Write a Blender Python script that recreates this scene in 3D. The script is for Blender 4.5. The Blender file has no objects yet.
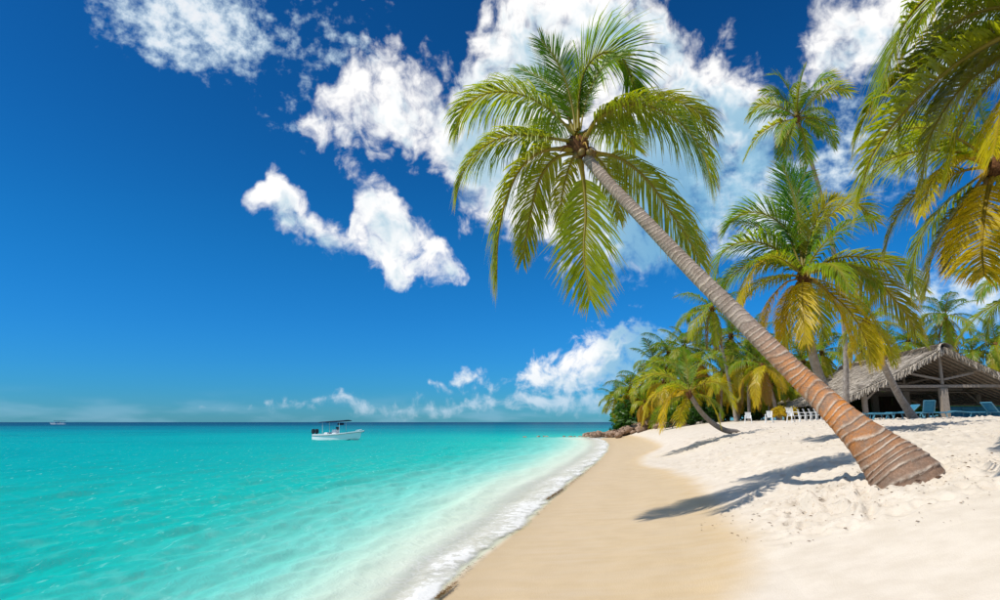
import bpy, bmesh, math, random
import numpy as np
from mathutils import Vector, Matrix, noise as mnoise

R = math.radians
rng = np.random.default_rng(7)
random.seed(7)
scene = bpy.context.scene
COL = scene.collection

# ------------------------------------------------------------------ camera
HC = 2.0                       # eye height above the water
F = 24.0 / 36.0 * 1000.0       # focal length in photo pixels
PITCH = math.atan(122.0 / F)
cam_d = bpy.data.cameras.new('camera')
cam_d.lens = 24.0
cam_d.sensor_width = 36.0
cam_d.clip_end = 30000.0
cam = bpy.data.objects.new('camera', cam_d)
COL.objects.link(cam)
cam.location = (0, 0, HC)
cam.rotation_euler = (math.pi / 2 + PITCH, 0, 0)
scene.camera = cam

# ------------------------------------------------------------------ light
SUN = Vector((-0.66, -0.31, 1.0)).normalized()     # towards the sun
sun_d = bpy.data.lights.new('sun', 'SUN')
sun_d.energy = 4.8
sun_d.angle = R(0.5)
sun_d.color = (1.0, 0.95, 0.87)
sun_o = bpy.data.objects.new('sun', sun_d)
COL.objects.link(sun_o)
sun_o.rotation_euler = (-SUN).to_track_quat('-Z', 'Y').to_euler()
sun_o.location = (-20, -10, 40)

scene.view_settings.view_transform = 'Standard'
scene.view_settings.look = 'None'
scene.view_settings.gamma = 1.0
scene.view_settings.exposure = 0.0
scene.view_settings.use_curve_mapping = False
scene.render.engine = 'CYCLES'
scene.cycles.transparent_max_bounces = 12
scene.cycles.max_bounces = 5
scene.cycles.diffuse_bounces = 2
scene.cycles.glossy_bounces = 2
scene.cycles.transmission_bounces = 2


def ray(u, v):
    cx, cz = (u - 500.0) / F, (300.0 - v) / F
    return Vector((cx, math.cos(PITCH) - math.sin(PITCH) * cz,
                   math.sin(PITCH) + math.cos(PITCH) * cz))


def at(u, v, D):
    d = ray(u, v)
    return Vector((0, 0, HC)) + d * (D / d.y)


def on_z(u, v, z=0.0):
    d = ray(u, v)
    return Vector((0, 0, HC)) + d * ((z - HC) / d.z)


# ------------------------------------------------------------------ node helpers
class NT:
    def __init__(s, tree):
        s.t = tree
        s.n = tree.nodes
        s.l = tree.links

    def new(s, typ, **kw):
        n = s.n.new(typ)
        for k, v in kw.items():
            setattr(n, k, v)
        return n

    def put(s, sock, v):
        if isinstance(v, bpy.types.NodeSocket):
            s.l.new(v, sock)
        elif v is not None:
            if sock.type == 'RGBA' and len(v) == 3:
                v = (*v, 1.0)
            sock.default_value = v

    def m(s, op, a, b=None, c=None, clamp=False):
        n = s.new('ShaderNodeMath', operation=op, use_clamp=clamp)
        s.put(n.inputs[0], a)
        if b is not None:
            s.put(n.inputs[1], b)
        if c is not None:
            s.put(n.inputs[2], c)
        return n.outputs[0]

    def vm(s, op, a, b=None, out=0):
        n = s.new('ShaderNodeVectorMath', operation=op)
        s.put(n.inputs[0], a)
        if b is not None:
            s.put(n.inputs[1], b)
        return n.outputs[out]

    def mix(s, f, a, b, blend='MIX'):
        n = s.new('ShaderNodeMix', data_type='RGBA', blend_type=blend)
        s.put(n.inputs[0], f)
        s.put(n.inputs[6], a)
        s.put(n.inputs[7], b)
        return n.outputs[2]

    def noise(s, vec, scale, detail=4.0, rough=0.5, dist=0.0, lac=2.0, out=0):
        n = s.new('ShaderNodeTexNoise')
        if vec is not None:
            s.put(n.inputs['Vector'], vec)
        n.inputs['Scale'].default_value = scale
        n.inputs['Detail'].default_value = detail
        n.inputs['Roughness'].default_value = rough
        n.inputs['Distortion'].default_value = dist
        n.inputs['Lacunarity'].default_value = lac
        return n.outputs[out]

    def ss(s, x, a, b, lo=0.0, hi=1.0):
        n = s.new('ShaderNodeMapRange', interpolation_type='SMOOTHSTEP')
        s.put(n.inputs[0], x)
        n.inputs[1].default_value = a
        n.inputs[2].default_value = b
        n.inputs[3].default_value = lo
        n.inputs[4].default_value = hi
        return n.outputs[0]

    def ramp(s, fac, stops, interp='LINEAR'):
        n = s.new('ShaderNodeValToRGB')
        n.color_ramp.interpolation = interp
        e = n.color_ramp.elements
        while len(e) < len(stops):
            e.new(0.5)
        for el, (p, c) in zip(e, stops):
            el.position = p
            el.color = (*c, 1.0) if len(c) == 3 else c
        s.put(n.inputs[0], fac)
        return n.outputs[0]

    def attr(s, name, out=2):
        n = s.new('ShaderNodeAttribute', attribute_name=name)
        return n.outputs[out]

    def xyz(s, v):
        n = s.new('ShaderNodeSeparateXYZ')
        s.put(n.inputs[0], v)
        return n.outputs

    def comb(s, x, y, z):
        n = s.new('ShaderNodeCombineXYZ')
        s.put(n.inputs[0], x)
        s.put(n.inputs[1], y)
        s.put(n.inputs[2], z)
        return n.outputs[0]

    def bump(s, h, strength, dist):
        n = s.new('ShaderNodeBump')
        n.inputs['Strength'].default_value = strength
        n.inputs['Distance'].default_value = dist
        s.put(n.inputs['Height'], h)
        return n.outputs[0]


def new_mat(name):
    m = bpy.data.materials.new(name)
    m.use_nodes = True
    m.node_tree.nodes.clear()
    nt = NT(m.node_tree)
    out = nt.new('ShaderNodeOutputMaterial')
    return m, nt, out


def principled(nt, out, color, rough=0.6, spec=0.5, normal=None, metallic=0.0):
    p = nt.new('ShaderNodeBsdfPrincipled')
    nt.put(p.inputs['Base Color'], color)
    nt.put(p.inputs['Roughness'], rough)
    nt.put(p.inputs['Specular IOR Level'], spec)
    p.inputs['Metallic'].default_value = metallic
    if normal is not None:
        nt.put(p.inputs['Normal'], normal)
    if out is not None:
        nt.l.new(p.outputs[0], out.inputs[0])
    return p


# ------------------------------------------------------------------ world: sky + clouds
world = bpy.data.worlds.new('World')
scene.world = world
world.use_nodes = True
world.node_tree.nodes.clear()
W = NT(world.node_tree)
wout = W.new('ShaderNodeOutputWorld')
sky = W.new('ShaderNodeTexSky', sky_type='NISHITA')
sky.sun_disc = False
sky.sun_elevation = math.asin(SUN.z)
sky.sun_rotation = math.atan2(SUN.x, SUN.y)
sky.altitude = 0.0
sky.air_density = 1.0
sky.dust_density = 0.15
sky.ozone_density = 3.0
# the photograph is graded deep and saturated: raise the sky's own contrast
gam = W.new('ShaderNodeGamma')
gam.inputs['Gamma'].default_value = 1.5
W.put(gam.inputs[0], W.mix(1.0, sky.outputs[0], (0.1, 0.1, 0.1), 'MULTIPLY'))

tc = W.new('ShaderNodeTexCoord')
dirv = W.vm('NORMALIZE', tc.outputs['Generated'])
dx, dy, dz = W.xyz(dirv)[:3]
az = W.m('ARCTAN2', dx, dy)
el = W.m('ARCSINE', dz)
sky_tint = W.mix(W.ss(el, -0.02, 0.30), (1.4, 6.3, 13.4), (1.2, 10.2, 14.6))
sky_col = W.mix(1.0, gam.outputs[0], sky_tint, 'MULTIPLY')


def azel(u, v):
    d = ray(u, v).normalized()
    return math.atan2(d.x, d.y), math.asin(d.z)


# cloud banks as (photo x, top, bottom): read as azimuth and elevation of their outlines
BANKS = [
    (0.055, [(303, 118, 118), (318, 85, 150), (345, 58, 158), (375, 46, 160), (400, 44, 160), (425, 55, 158), (440, 74, 190), (462, 64, 210),
             (478, -10, 222), (520, -40, 252), (560, -60, 268), (600, -60, 276), (640, -45, 284), (668, -5, 282), (688, 26, 270), (702, 56, 260),
             (722, 46, 242), (750, 50, 230), (766, 68, 205), (780, 104, 150), (790, 70, 110), (802, 30, 100), (820, 2, 112), (845, -20, 106),
             (875, -30, 100), (905, -40, 90), (945, -30, 100), (1000, -30, 120)]),
    (0.020, [(240, 206, 206), (250, 186, 219), (262, 168, 222), (276, 166, 226), (290, 184, 236), (305, 198, 244), (320, 210, 252), (338, 222, 260),
             (350, 226, 258), (357, 196, 254), (372, 180, 266), (386, 182, 284), (396, 188, 289), (412, 210, 289), (427, 228, 286), (442, 246, 284),
             (456, 260, 282), (468, 272, 272)]),
    (0.016, [(200, 404, 404), (214, 398, 406), (232, 404, 404), (250, 410, 408), (300, 404, 412), (325, 401, 412), (347, 394, 412), (366, 402, 412),
             (400, 401, 412), (425, 397, 412), (450, 400, 412), (480, 392, 412), (520, 394, 412), (560, 388, 412), (600, 391, 412), (650, 388, 412), (700, 402, 402)]),
    (0.020, [(430, 389, 388), (441, 382, 391), (450, 388, 388), (455, 377, 389), (471, 368, 390), (488, 376, 390), (498, 389, 388), (504, 380, 392),
             (516, 372, 392), (524, 358, 393), (540, 352, 396), (560, 350, 396), (576, 346, 396), (592, 334, 396), (612, 324, 396), (640, 320, 396),
             (680, 333, 396), (720, 360, 396), (750, 394, 394)]),
]
A_LO, A_HI, E_HI = -0.72, 0.72, 0.85
tfac = W.m('DIVIDE', W.m('SUBTRACT', az, A_LO), A_HI - A_LO)


def curve_node(fac, pts, shut):
    n = W.new('ShaderNodeFloatCurve')
    c = n.mapping.curves[0]
    n.mapping.use_clip = False
    pts = sorted(pts)
    f0, f1, v0, v1 = pts[0][0], pts[-1][0], pts[0][1], pts[-1][1]
    pts = ([(0.0, v0 + shut), (f0 - .012, v0 + shut)] if f0 > .02 else [(0.0, v0)]) + pts + ([(f1 + .012, v1 + shut), (1.0, v1 + shut)] if f1 < .98 else [(1.0, v1)])
    c.points[0].location = pts[0]
    c.points[1].location = pts[-1]
    for p in pts[1:-1]:
        c.points.new(*p)
    for p in c.points:
        p.handle_type = 'VECTOR'
    n.mapping.update()
    W.put(n.inputs['Value'], fac)
    return n.outputs[0]


def bank_masks(p):
    a_, e_ = W.xyz(p)[:2]
    f = W.m('DIVIDE', W.m('SUBTRACT', a_, A_LO), A_HI - A_LO)
    en = W.m('DIVIDE', e_, E_HI)
    acc = None
    for soft, bank in BANKS:
        tops, bots = [], []
        for (u, t, b_) in bank:
            a0, e0 = azel(u, t)
            tops.append(((a0 - A_LO) / (A_HI - A_LO), e0 / E_HI))
            a0, e0 = azel(u, b_)
            bots.append(((a0 - A_LO) / (A_HI - A_LO), e0 / E_HI))
        top, bot = curve_node(f, tops, -.08), curve_node(f, bots, .08)
        k = W.m('MINIMUM', W.m('SUBTRACT', top, en), W.m('SUBTRACT', en, bot))
        k = W.m('MULTIPLY', k, E_HI / soft)
        acc = k if acc is None else W.m('MAXIMUM', acc, k)
    return W.m('MINIMUM', W.m('MAXIMUM', acc, -3.0), 1.1)


def noise2(p, scale, detail, rough=0.5, dist=0.0, out=0):
    s_ = W.noise(p, scale, detail, rough, dist, out=out)
    s_.node.noise_dimensions = '2D'
    return s_


P0 = W.comb(az, el, 0.0)
warp0 = noise2(P0, 10.0, 3.0, 0.5, out=1)
warp1 = noise2(P0, 60.0, 3.0, 0.6, out=1)


def cumulus(p, det):
    # billows grow finer towards the horizon, as clouds there are farther away
    e = W.xyz(p)[1]
    fine = W.ss(e, 0.02, 0.30)
    off_ = W.vm('MULTIPLY', W.vm('SUBTRACT', warp0, (.5, .5, .5)), (0.05, 0.05, 0))
    pw = W.vm('ADD', p, off_)
    n1 = noise2(pw, 13.0, det, 0.60)
    n2 = noise2(pw, 46.0, det - 2, 0.60)
    vo = W.new('ShaderNodeTexVoronoi', voronoi_dimensions='2D', feature='F1')
    W.put(vo.inputs['Vector'], W.vm('ADD', pw, W.vm('MULTIPLY', warp1, (0.016, 0.016, 0))))
    vo.inputs['Scale'].default_value = 26.0
    vo.inputs['Detail'].default_value = 1.5
    vo.inputs['Roughness'].default_value = 0.55
    vo.inputs['Lacunarity'].default_value = 2.6
    vo.normalize = True
    puff = W.m('SUBTRACT', 0.33, vo.outputs['Distance'])
    nn = W.m('ADD', W.m('MULTIPLY', n1, fine), W.m('MULTIPLY', n2, W.m('SUBTRACT', 1.0, fine)))
    nn = W.m('ADD', nn, W.m('MULTIPLY_ADD', n2, 0.30, -0.15))
    nn = W.m('MULTIPLY_ADD', puff, 0.55, nn)
    mask = bank_masks(pw)
    d = W.m('MULTIPLY_ADD', W.m('SUBTRACT', nn, 0.5), W.ss(e, 0.015, 0.16, 2.0, 3.5), mask)
    # scattered cumulus over the rest of the sky, as in the part the photograph shows
    far = noise2(p, 2.2, 1.0)
    a_ = W.m('ABSOLUTE', W.xyz(p)[0])
    off = W.m('MAXIMUM', W.ss(a_, 0.70, 0.80), W.ss(e, 0.64, 0.74))
    d2 = W.m('ADD', W.m('MULTIPLY_ADD', W.m('SUBTRACT', far, 0.53), 7.0, W.m('MULTIPLY', W.m('SUBTRACT', nn, 0.5), 3.0)),
             W.m('MULTIPLY_ADD', off, 4.0, -4.0))
    return W.m('MAXIMUM', d, d2)


d0 = cumulus(P0, 7.0)
d1 = cumulus(W.vm('ADD', P0, (-0.020, 0.030, 0)), 4.0)
a_cu = W.ss(d0, -0.1, 1.4)
a_cu = W.m('MULTIPLY', a_cu, W.ss(el, 0.0, 0.06, 0.55, 1.0))
occ = W.m('ADD', W.m('MULTIPLY', W.m('MAXIMUM', d1, 0.0), 0.85), W.m('MULTIPLY', W.m('MAXIMUM', d0, 0.0), 0.22))
# broad masses: parts of the big bank lie in its own shade
mass = noise2(P0, 5.5, 2.0)
lowside = W.m('MULTIPLY', W.ss(az, 0.02, 0.30), W.ss(el, 0.25, 0.52, 1.0, 0.15))
occ = W.m('ADD', occ, W.m('MULTIPLY_ADD', mass, 3.6, -1.75))
occ = W.m('ADD', occ, W.m('MULTIPLY', lowside, 1.5))
lit = W.ss(occ, 0.45, 2.2, 1.0, 0.0)
c_cu = W.mix(lit, W.mix(lowside, (4.6, 6.5, 7.8), (2.4, 5.4, 7.6)), (10.6, 10.5, 10.4))
a_thin = W.ss(W.m('MULTIPLY', lowside, W.m('SUBTRACT', 1.0, lit)), 0.2, 0.9, 1.0, 0.72)
a_cu = W.m('MULTIPLY', a_cu, a_thin)
# streaked high cloud
CIR = [(185, 18, 110, 62, 1.25), (325, 50, 50, 70, .30), (955, 285, 120, 40, 1.0), (860, 150, 90, 70, .7), (745, 215, 80, 70, 1.0)]
ci = None
for (u, v, rx, ry, w) in CIR:
    a0, e0 = azel(u, v)
    a1 = azel(u + rx, v)[0]
    e1 = azel(u, v - ry)[1]
    q = W.vm('MULTIPLY', W.vm('SUBTRACT', P0, (a0, e0, 0)), (1 / abs(a1 - a0), 1 / abs(e1 - e0), 0))
    q = W.m('MULTIPLY_ADD', W.vm('DOT_PRODUCT', q, q, out=1), -w, w)
    ci = q if ci is None else W.m('MAXIMUM', ci, q)
nci = noise2(W.vm('MULTIPLY', P0, (1.0, 1.25, 1.0)), 38.0, 7.0, 0.60, 0.0)
nci2 = noise2(W.vm('MULTIPLY', P0, (1.0, 2.2, 1)), 6.0, 4.0, 0.55, 0.3)
d_ci = W.m('ADD', W.m('MAXIMUM', ci, -2.0), W.m('ADD', W.m('MULTIPLY_ADD', nci, 3.0, -1.5), W.m('MULTIPLY_ADD', nci2, 2.2, -1.1)))
a_ci = W.m('MULTIPLY', W.ss(d_ci, 0.0, 1.5), 0.88)
# thin pale veil low over the sea
veil = W.m('MULTIPLY', W.ss(el, 0.0, 0.05, 1.0, 0.0), W.ss(noise2(W.vm('MULTIPLY', P0, (3, 14, 1)), 3.0, 3.0), 0.40, 0.75, 0.05, 0.35))
col = W.mix(veil, sky_col, (4.0, 6.4, 8.6))
col = W.mix(a_ci, col, W.mix(W.ss(d_ci, 0.6, 2.0), (6.2, 8.0, 9.2), (9.8, 10.0, 10.2)))
# low clouds are seen through more air
lowf = W.ss(el, 0.005, 0.10, 0.60, 0.0)
c_cu = W.mix(lowf, c_cu, (3.4, 5.8, 8.2))
col = W.mix(a_cu, col, c_cu)
bg = W.new('ShaderNodeBackground')
bg.inputs['Strength'].default_value = 0.10
W.l.new(col, bg.inputs[0])
W.l.new(bg.outputs[0], wout.inputs[0])
world.cycles.sampling_method = 'MANUAL'
world.cycles.sample_map_resolution = 256


# ------------------------------------------------------------------ numeric noise
def _hash(ix, iy, seed):
    h = (ix.astype(np.int64) * 374761393 + iy.astype(np.int64) * 668265263 + seed * 1442695041) & 0x7fffffff
    h = (h ^ (h >> 13)) * 1274126177 & 0x7fffffff
    h = h ^ (h >> 16)
    return (h & 0xffff) / 65535.0


def vnoise(x, y, seed=0):
    ix, iy = np.floor(x), np.floor(y)
    fx, fy = x - ix, y - iy
    fx = fx * fx * fx * (fx * (fx * 6 - 15) + 10)
    fy = fy * fy * fy * (fy * (fy * 6 - 15) + 10)
    a = _hash(ix, iy, seed)
    b = _hash(ix + 1, iy, seed)
    c = _hash(ix, iy + 1, seed)
    d = _hash(ix + 1, iy + 1, seed)
    return (a * (1 - fx) + b * fx) * (1 - fy) + (c * (1 - fx) + d * fx) * fy


def fbm(x, y, octs=4, seed=0, gain=0.5):
    s, a, t = 0.0, 1.0, 0.0
    for o in range(octs):
        s = s + a * (vnoise(x, y, seed + o * 17) - 0.5)
        t += a
        a *= gain
        c, sn = 0.8, 0.6
        x, y = (x * c - y * sn) * 2.03 + 11.3, (x * sn + y * c) * 2.03 + 5.7
    return s / t * 2


def sstep(x, a, b):
    t = np.clip((x - a) / (b - a), 0, 1)
    return t * t * (3 - 2 * t)


# ------------------------------------------------------------------ the lie of the land
WL = [(434, 600), (448, 584), (470, 566), (505, 539), (531, 518), (549, 501), (566, 485), (583, 473), (598, 461), (607, 451), (609, 445), (606, 441), (598, 438)]
wl = [on_z(u, v) for u, v in WL]
WY = np.array([-300.0, -40.0, 0.0] + [p.y for p in wl] + [110.0, 125.0, 160.0, 400.0, 9000.0])
WX = np.array([-110.0, -16.0, -2.6] + [p.x for p in wl] + [30.0, 70.0, 200.0, 900.0, 9000.0])
PROF_D = np.array([0, 1, 2, 3, 4, 5, 6, 7, 8, 10, 12, 15, 20, 30, 5000.0])
PROF_Z = np.array([0, .05, .10, .18, .32, .58, .90, 1.13, 1.32, 1.60, 1.82, 2.05, 2.20, 2.27, 2.4])
SEA_D = np.array([0, 1, 3, 6, 12, 25, 60, 130, 260, 500, 900, 9000.0])
SEA_Z = np.array([0, .08, .30, .68, 1.05, 1.5, 1.9, 2.3, 3.0, 4.6, 16., 40.])


def shore(x, y):
    return x - np.interp(y, WY, WX)


def ground_smooth(x, y):
    d = shore(x, y)
    k = 1.0 + 0.25 * sstep(y, 25, 60)
    land = np.interp(np.maximum(d, 0) * k, PROF_D, PROF_Z)
    ks = np.interp(y, [0, 7, 12, 18, 40, 90], [1.9, 1.7, 1.15, .85, .75, .6])
    sea = -np.interp(np.maximum(-d, 0) * ks, SEA_D, SEA_Z)
    return np.where(d >= 0, land, sea)


def gz(x, y):
    return float(ground_smooth(np.array([x]), np.array([y]))[0])


def ground_px(u, v, far=400.0):
    """first point of the land that the photo's pixel looks at"""
    d = ray(u, v)
    k = 3.0
    while k < far:
        p = Vector((0, 0, HC)) + d * k
        if p.z <= gz(p.x, p.y):
            return p
        k += 0.02 if k < 30 else 0.1
    return p


P1_BASE = ground_px(908, 484)
P1_BASE.z = gz(P1_BASE.x, P1_BASE.y)
print('palm base', P1_BASE)

dim_rng = np.random.default_rng(3)
DIMPLES = []
for k in range(3200):
    y = 8.9 + 36 * dim_rng.random() ** 1.25
    x = np.interp(y, WY, WX) + 4.3 + 20 * dim_rng.random()
    DIMPLES.append((x, y, 0.09 + 0.11 * dim_rng.random(), 0.035 + 0.06 * dim_rng.random(), dim_rng.random() * 3.14))
for k in range(170):
    a, r = dim_rng.random() * 6.28, 0.35 + 2.2 * dim_rng.random() ** 0.8
    DIMPLES.append((P1_BASE.x + r * math.cos(a), P1_BASE.y + r * math.sin(a) * 0.9, 0.07 + .08 * dim_rng.random(), 0.02 + .035 * dim_rng.random(), dim_rng.random() * 3.14))


def polar_mesh(radii, angles, keep):
    Rr, A = np.meshgrid(radii, angles, indexing='ij')
    x, y = Rr * np.sin(A), Rr * np.cos(A)
    nr, na = Rr.shape
    idx = np.arange(nr * na).reshape(nr, na)
    q = np.stack([idx[:-1, :-1], idx[:-1, 1:], idx[1:, 1:], idx[1:, :-1]], -1).reshape(-1, 4)
    x, y = x.ravel(), y.ravel()
    ok = keep(x, y)
    q = q[ok[q].any(1)]
    used = np.unique(q)
    remap = np.full(nr * na, -1)
    remap[used] = np.arange(len(used))
    return x[used], y[used], remap[q][:, ::-1]


def mesh_from(name, co, faces, smooth=True):
    me = bpy.data.meshes.new(name)
    co = np.asarray(co, dtype=np.float32)
    faces = np.asarray(faces)
    me.vertices.add(len(co))
    me.vertices.foreach_set('co', co.ravel())
    n, k = faces.shape
    me.loops.add(n * k)
    me.loops.foreach_set('vertex_index', faces.ravel().astype(np.int32))
    me.polygons.add(n)
    me.polygons.foreach_set('loop_start', np.arange(0, n * k, k, dtype=np.int32))
    me.polygons.foreach_set('loop_total', np.full(n, k, dtype=np.int32))
    me.update(calc_edges=True)
    me.validate()
    if smooth:
        me.polygons.foreach_set('use_smooth', np.ones(len(me.polygons), dtype=bool))
    return me


def set_attr(me, name, vals):
    a = me.attributes.new(name, 'FLOAT', 'POINT')
    a.data.foreach_set('value', np.asarray(vals, dtype=np.float32))


def obj(name, me, mat=None, parent=None, loc=None):
    o = bpy.data.objects.new(name, me)
    COL.objects.link(o)
    if mat is not None and me is not None and not me.materials:
        me.materials.append(mat)
    if parent is not None:
        o.parent = parent
    if loc is not None:
        o.location = loc
    return o


def tag(o, label=None, cat=None, group=None, kind=None):
    if label:
        o['label'] = label
    if cat:
        o['category'] = cat
    if group:
        o['group'] = group
    if kind:
        o['kind'] = kind
    return o


# ------------------------------------------------------------------ sand
def geo(a, b, ratio):
    n = max(2, int(math.log(b / a) / math.log(1 + ratio)))
    return np.geomspace(a, b, n + 1)[:-1]


front = np.radians(np.concatenate([np.arange(-180, -46, 4.0), np.arange(-46, -12, 0.8), np.arange(-12, 46, 0.14), np.arange(46, 180.1, 4.0)]))
rad = np.concatenate([geo(0.4, 5, 0.08), np.arange(5, 15, 0.05), geo(15, 50, 0.0065), geo(50, 12000, 0.06)])
sx, sy, sq = polar_mesh(rad, front, lambda x, y: np.ones(len(x), bool))
d = shore(sx, sy)
z = ground_smooth(sx, sy)
# smooth swept foreground, trodden sand from the palm on back
wet_line = np.interp(sy, [0, 7.3, 8.2, 9.8, 15.4, 20.5, 26, 29.7, 34, 38, 43, 46, 70], [2.6, 3.15, 3.5, 3.9, 3.8, 3.87, 3.26, 2.3, 2.05, 2.2, 3.2, 3.7, 3.5]) + 0.10 * fbm(sx * .5, sy * 0.5, 3, 5)
wetd = d - wet_line
dry = sstep(wetd, 0.0, 1.2)
rough = dry * sstep(sy + 0.10 * sx, 8.3, 10.2)
rough *= 0.35 + 0.65 * sstep(fbm(sx * 0.35, sy * 0.35, 3, 21), -0.35, 0.35)
base_d = np.hypot(sx - P1_BASE.x, (sy - P1_BASE.y))
near = np.exp(-(base_d / 1.6) ** 2)
rough = np.clip(rough + near * 0.35, 0, 1) * (1 - .85 * np.exp(-(base_d / .75) ** 4))
farfade = 1.0 / (1.0 + (np.hypot(sx, sy) / 90.0) ** 2)
z = z + 0.03 * fbm(sx * 0.5, sy * 0.5, 3, 9) * sstep(d, 0.5, 3) * farfade
z = z + rough * farfade * (0.075 * fbm(sx * 1.7, sy * 1.7, 4, 31, .6) + 0.045 * np.abs(fbm(sx * 6.2, sy * 6.2, 3, 41)))
z = z + 0.10 * np.exp(-(base_d / 1.0) ** 2) * (1 + 0.9 * fbm(sx * 3.1, sy * 3.1, 3, 77)) - 0.05 * np.exp(-((base_d - .2) / .35) ** 2)
dim = np.zeros_like(z)
order = np.argsort(sy)
sy_s = sy[order]
for (px_, py_, r_, h_, a_) in DIMPLES:
    lo, hi = np.searchsorted(sy_s, [py_ - 4 * r_, py_ + 4 * r_])
    ii = order[lo:hi]
    ex, ey = sx[ii] - px_, sy[ii] - py_
    ca, sa = math.cos(a_), math.sin(a_)
    u_, v_ = (ex * ca + ey * sa) / (r_ * 1.5), (-ex * sa + ey * ca) / (r_ * 0.8)
    q_ = u_ * u_ + v_ * v_
    dim[ii] += h_ * (-np.exp(-q_ * 1.6) + 0.55 * np.exp(-(np.sqrt(q_) - 1.25) ** 2 * 6))
z = z + dim * np.clip(rough * 1.5, 0, 1)
# small ripples where the backwash ran
z = z + 0.006 * np.sin(3.0 * d + 2.5 * fbm(sx * .4, sy * .4, 2, 3)) * sstep(d, .3, 1.0) * (1 - dry)
sme = mesh_from('sand_beach', np.stack([sx, sy, z], 1), sq)
set_attr(sme, 'wetd', wetd)
set_attr(sme, 'shore', d)
set_attr(sme, 'roughness_of_sand', rough)

m, nt, out = new_mat('sand')
tcn = nt.new('ShaderNodeTexCoord').outputs['Object']
wd = nt.m('ADD', nt.attr('wetd'), nt.m('MULTIPLY_ADD', nt.noise(tcn, 1.6, 4.0, 0.55), 0.5, -0.25))
dryf = nt.ss(wd, -0.25, 0.55)
speck = nt.noise(tcn, 120.0, 2.0, 0.7)
blot = nt.noise(tcn, 2.2, 5.0, 0.6)
blot2 = nt.noise(tcn, 9.0, 4.0, 0.6)
drycol = nt.mix(nt.ss(blot, 0.3, 0.7), (0.605, 0.53, 0.43), (0.68, 0.605, 0.505))
drycol = nt.mix(nt.m('MULTIPLY', nt.ss(blot2, 0.55, 0.75), nt.m('MULTIPLY', nt.attr('roughness_of_sand'), .55)), drycol, (0.52, 0.40, 0.27))
wetcol = nt.mix(nt.ss(blot, 0.3, 0.7), (0.55, 0.405, 0.225), (0.605, 0.455, 0.265))
band = nt.noise(nt.vm('MULTIPLY', tcn, (0.9, 3.5, 1.0)), 0.9, 3.0, 0.5)
wetcol = nt.mix(nt.ss(band, 0.35, 0.7, 0.0, 0.6), wetcol, (0.60, 0.47, 0.31))
# newest wash: sand next to the water carries more of it
wetcol = nt.mix(nt.ss(nt.attr('shore'), 0.05, 0.9, 0.55, 0.0), wetcol, (0.50, 0.37, 0.20))
wetcol = nt.mix(nt.ss(nt.attr('shore'), -0.1, 0.12, 1.0, 0.0), wetcol, (0.70, 0.65, 0.52))
colr = nt.mix(dryf, wetcol, drycol)
fleck = nt.ss(nt.noise(tcn, 26.0, 3.0, 0.6), 0.60, 0.72)
colr = nt.mix(nt.m('MULTIPLY', nt.m('MULTIPLY', fleck, nt.attr('roughness_of_sand')), 0.75), colr, (0.36, 0.25, 0.15))
colr = nt.mix(nt.ss(speck, 0.35, 0.75, 0.0, 0.16), colr, (0.40, 0.30, 0.20))
hgt = nt.m('ADD', nt.m('MULTIPLY', nt.noise(tcn, 45.0, 4.0, 0.65), nt.m('MULTIPLY_ADD', nt.attr('roughness_of_sand'), .7, .35)), nt.m('MULTIPLY', blot2, nt.attr('roughness_of_sand')))
principled(nt, out, colr, nt.ss(wd, -0.6, 0.4, 0.55, 0.92), nt.ss(wd, -0.6, 0.4, 0.35, 0.15), nt.bump(hgt, 0.6, 0.035))
M_SAND = m
tag(obj('sand_beach', sme, M_SAND), kind='structure')

# ------------------------------------------------------------------ sea
wang = np.radians(np.concatenate([np.arange(-180, -64, 4.0), np.arange(-64, 20, 0.20), np.arange(20, 180.1, 4.0)]))
wrad = np.concatenate([geo(0.8, 5, 0.05), geo(5, 40, 0.0068), geo(40, 300, 0.012), geo(300, 14000, 0.07)])
wx, wy, wq = polar_mesh(wrad, wang, lambda x, y: shore(x, y) < 0.9)
wd_ = shore(wx, wy)
depth = -ground_smooth(wx, wy)
wr = np.hypot(wx, wy)
wz = np.zeros_like(wx)
wrng = np.random.default_rng(11)
for lam, amp in [(6.5, .022), (4.1, .020), (2.7, .018), (1.9, .014), (1.3, .012), (.9, .008), (.62, .006), (.45, .004)]:
    for k in range(3):
        th = R(-20 + 26 * (wrng.random() - .5) * (1.8 if lam < 1 else 1))      # crests roughly along the shore
        kx, ky = math.cos(th) * 6.283 / lam, math.sin(th) * 6.283 / lam
        ph = wrng.random() * 6.28
        warp = 1.1 * fbm(wx * .5 / lam, wy * .5 / lam, 2, int(lam * 10) + k)
        s_ = np.sin(kx * wx + ky * wy + ph + warp * 2.2)
        wz += amp * .78 * (1 - 2 * np.abs(s_) ** 1.4 + .3) * np.clip(lam * 28 / np.maximum(wr, 1), 0, 1)
shal = sstep(depth, 0.0, 0.45)
wz *= 0.18 + 0.82 * shal
# the last thin wash: a rounded lip that runs up the sand
lipn = 0.16 * fbm(wx * .6, wy * .6, 3, 55) + 0.06 * fbm(wx * 3.0, wy * 3.0, 2, 58)
dd = (wd_ + lipn * np.clip(wr / 12.0, .8, 1.3)) * np.interp(wy, [0, 7, 12, 18, 40, 90], [1.5, 1.4, 1.1, .9, .8, .6])
wz += 0.032 * np.exp(-((dd + .30) / .30) ** 2) + 0.05 * np.exp(-((dd + 1.9) / .28) ** 2) * sstep(fbm(wx * .18, wy * .18, 2, 91), -.3, .4)
wz = np.where(dd > 0.05, wz - 0.10 * sstep(dd, 0.05, 0.6) - 0.02, wz)
wme = mesh_from('sea', np.stack([wx, wy, wz], 1), wq)
set_attr(wme, 'depth', depth)
set_attr(wme, 'shore', dd)

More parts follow.
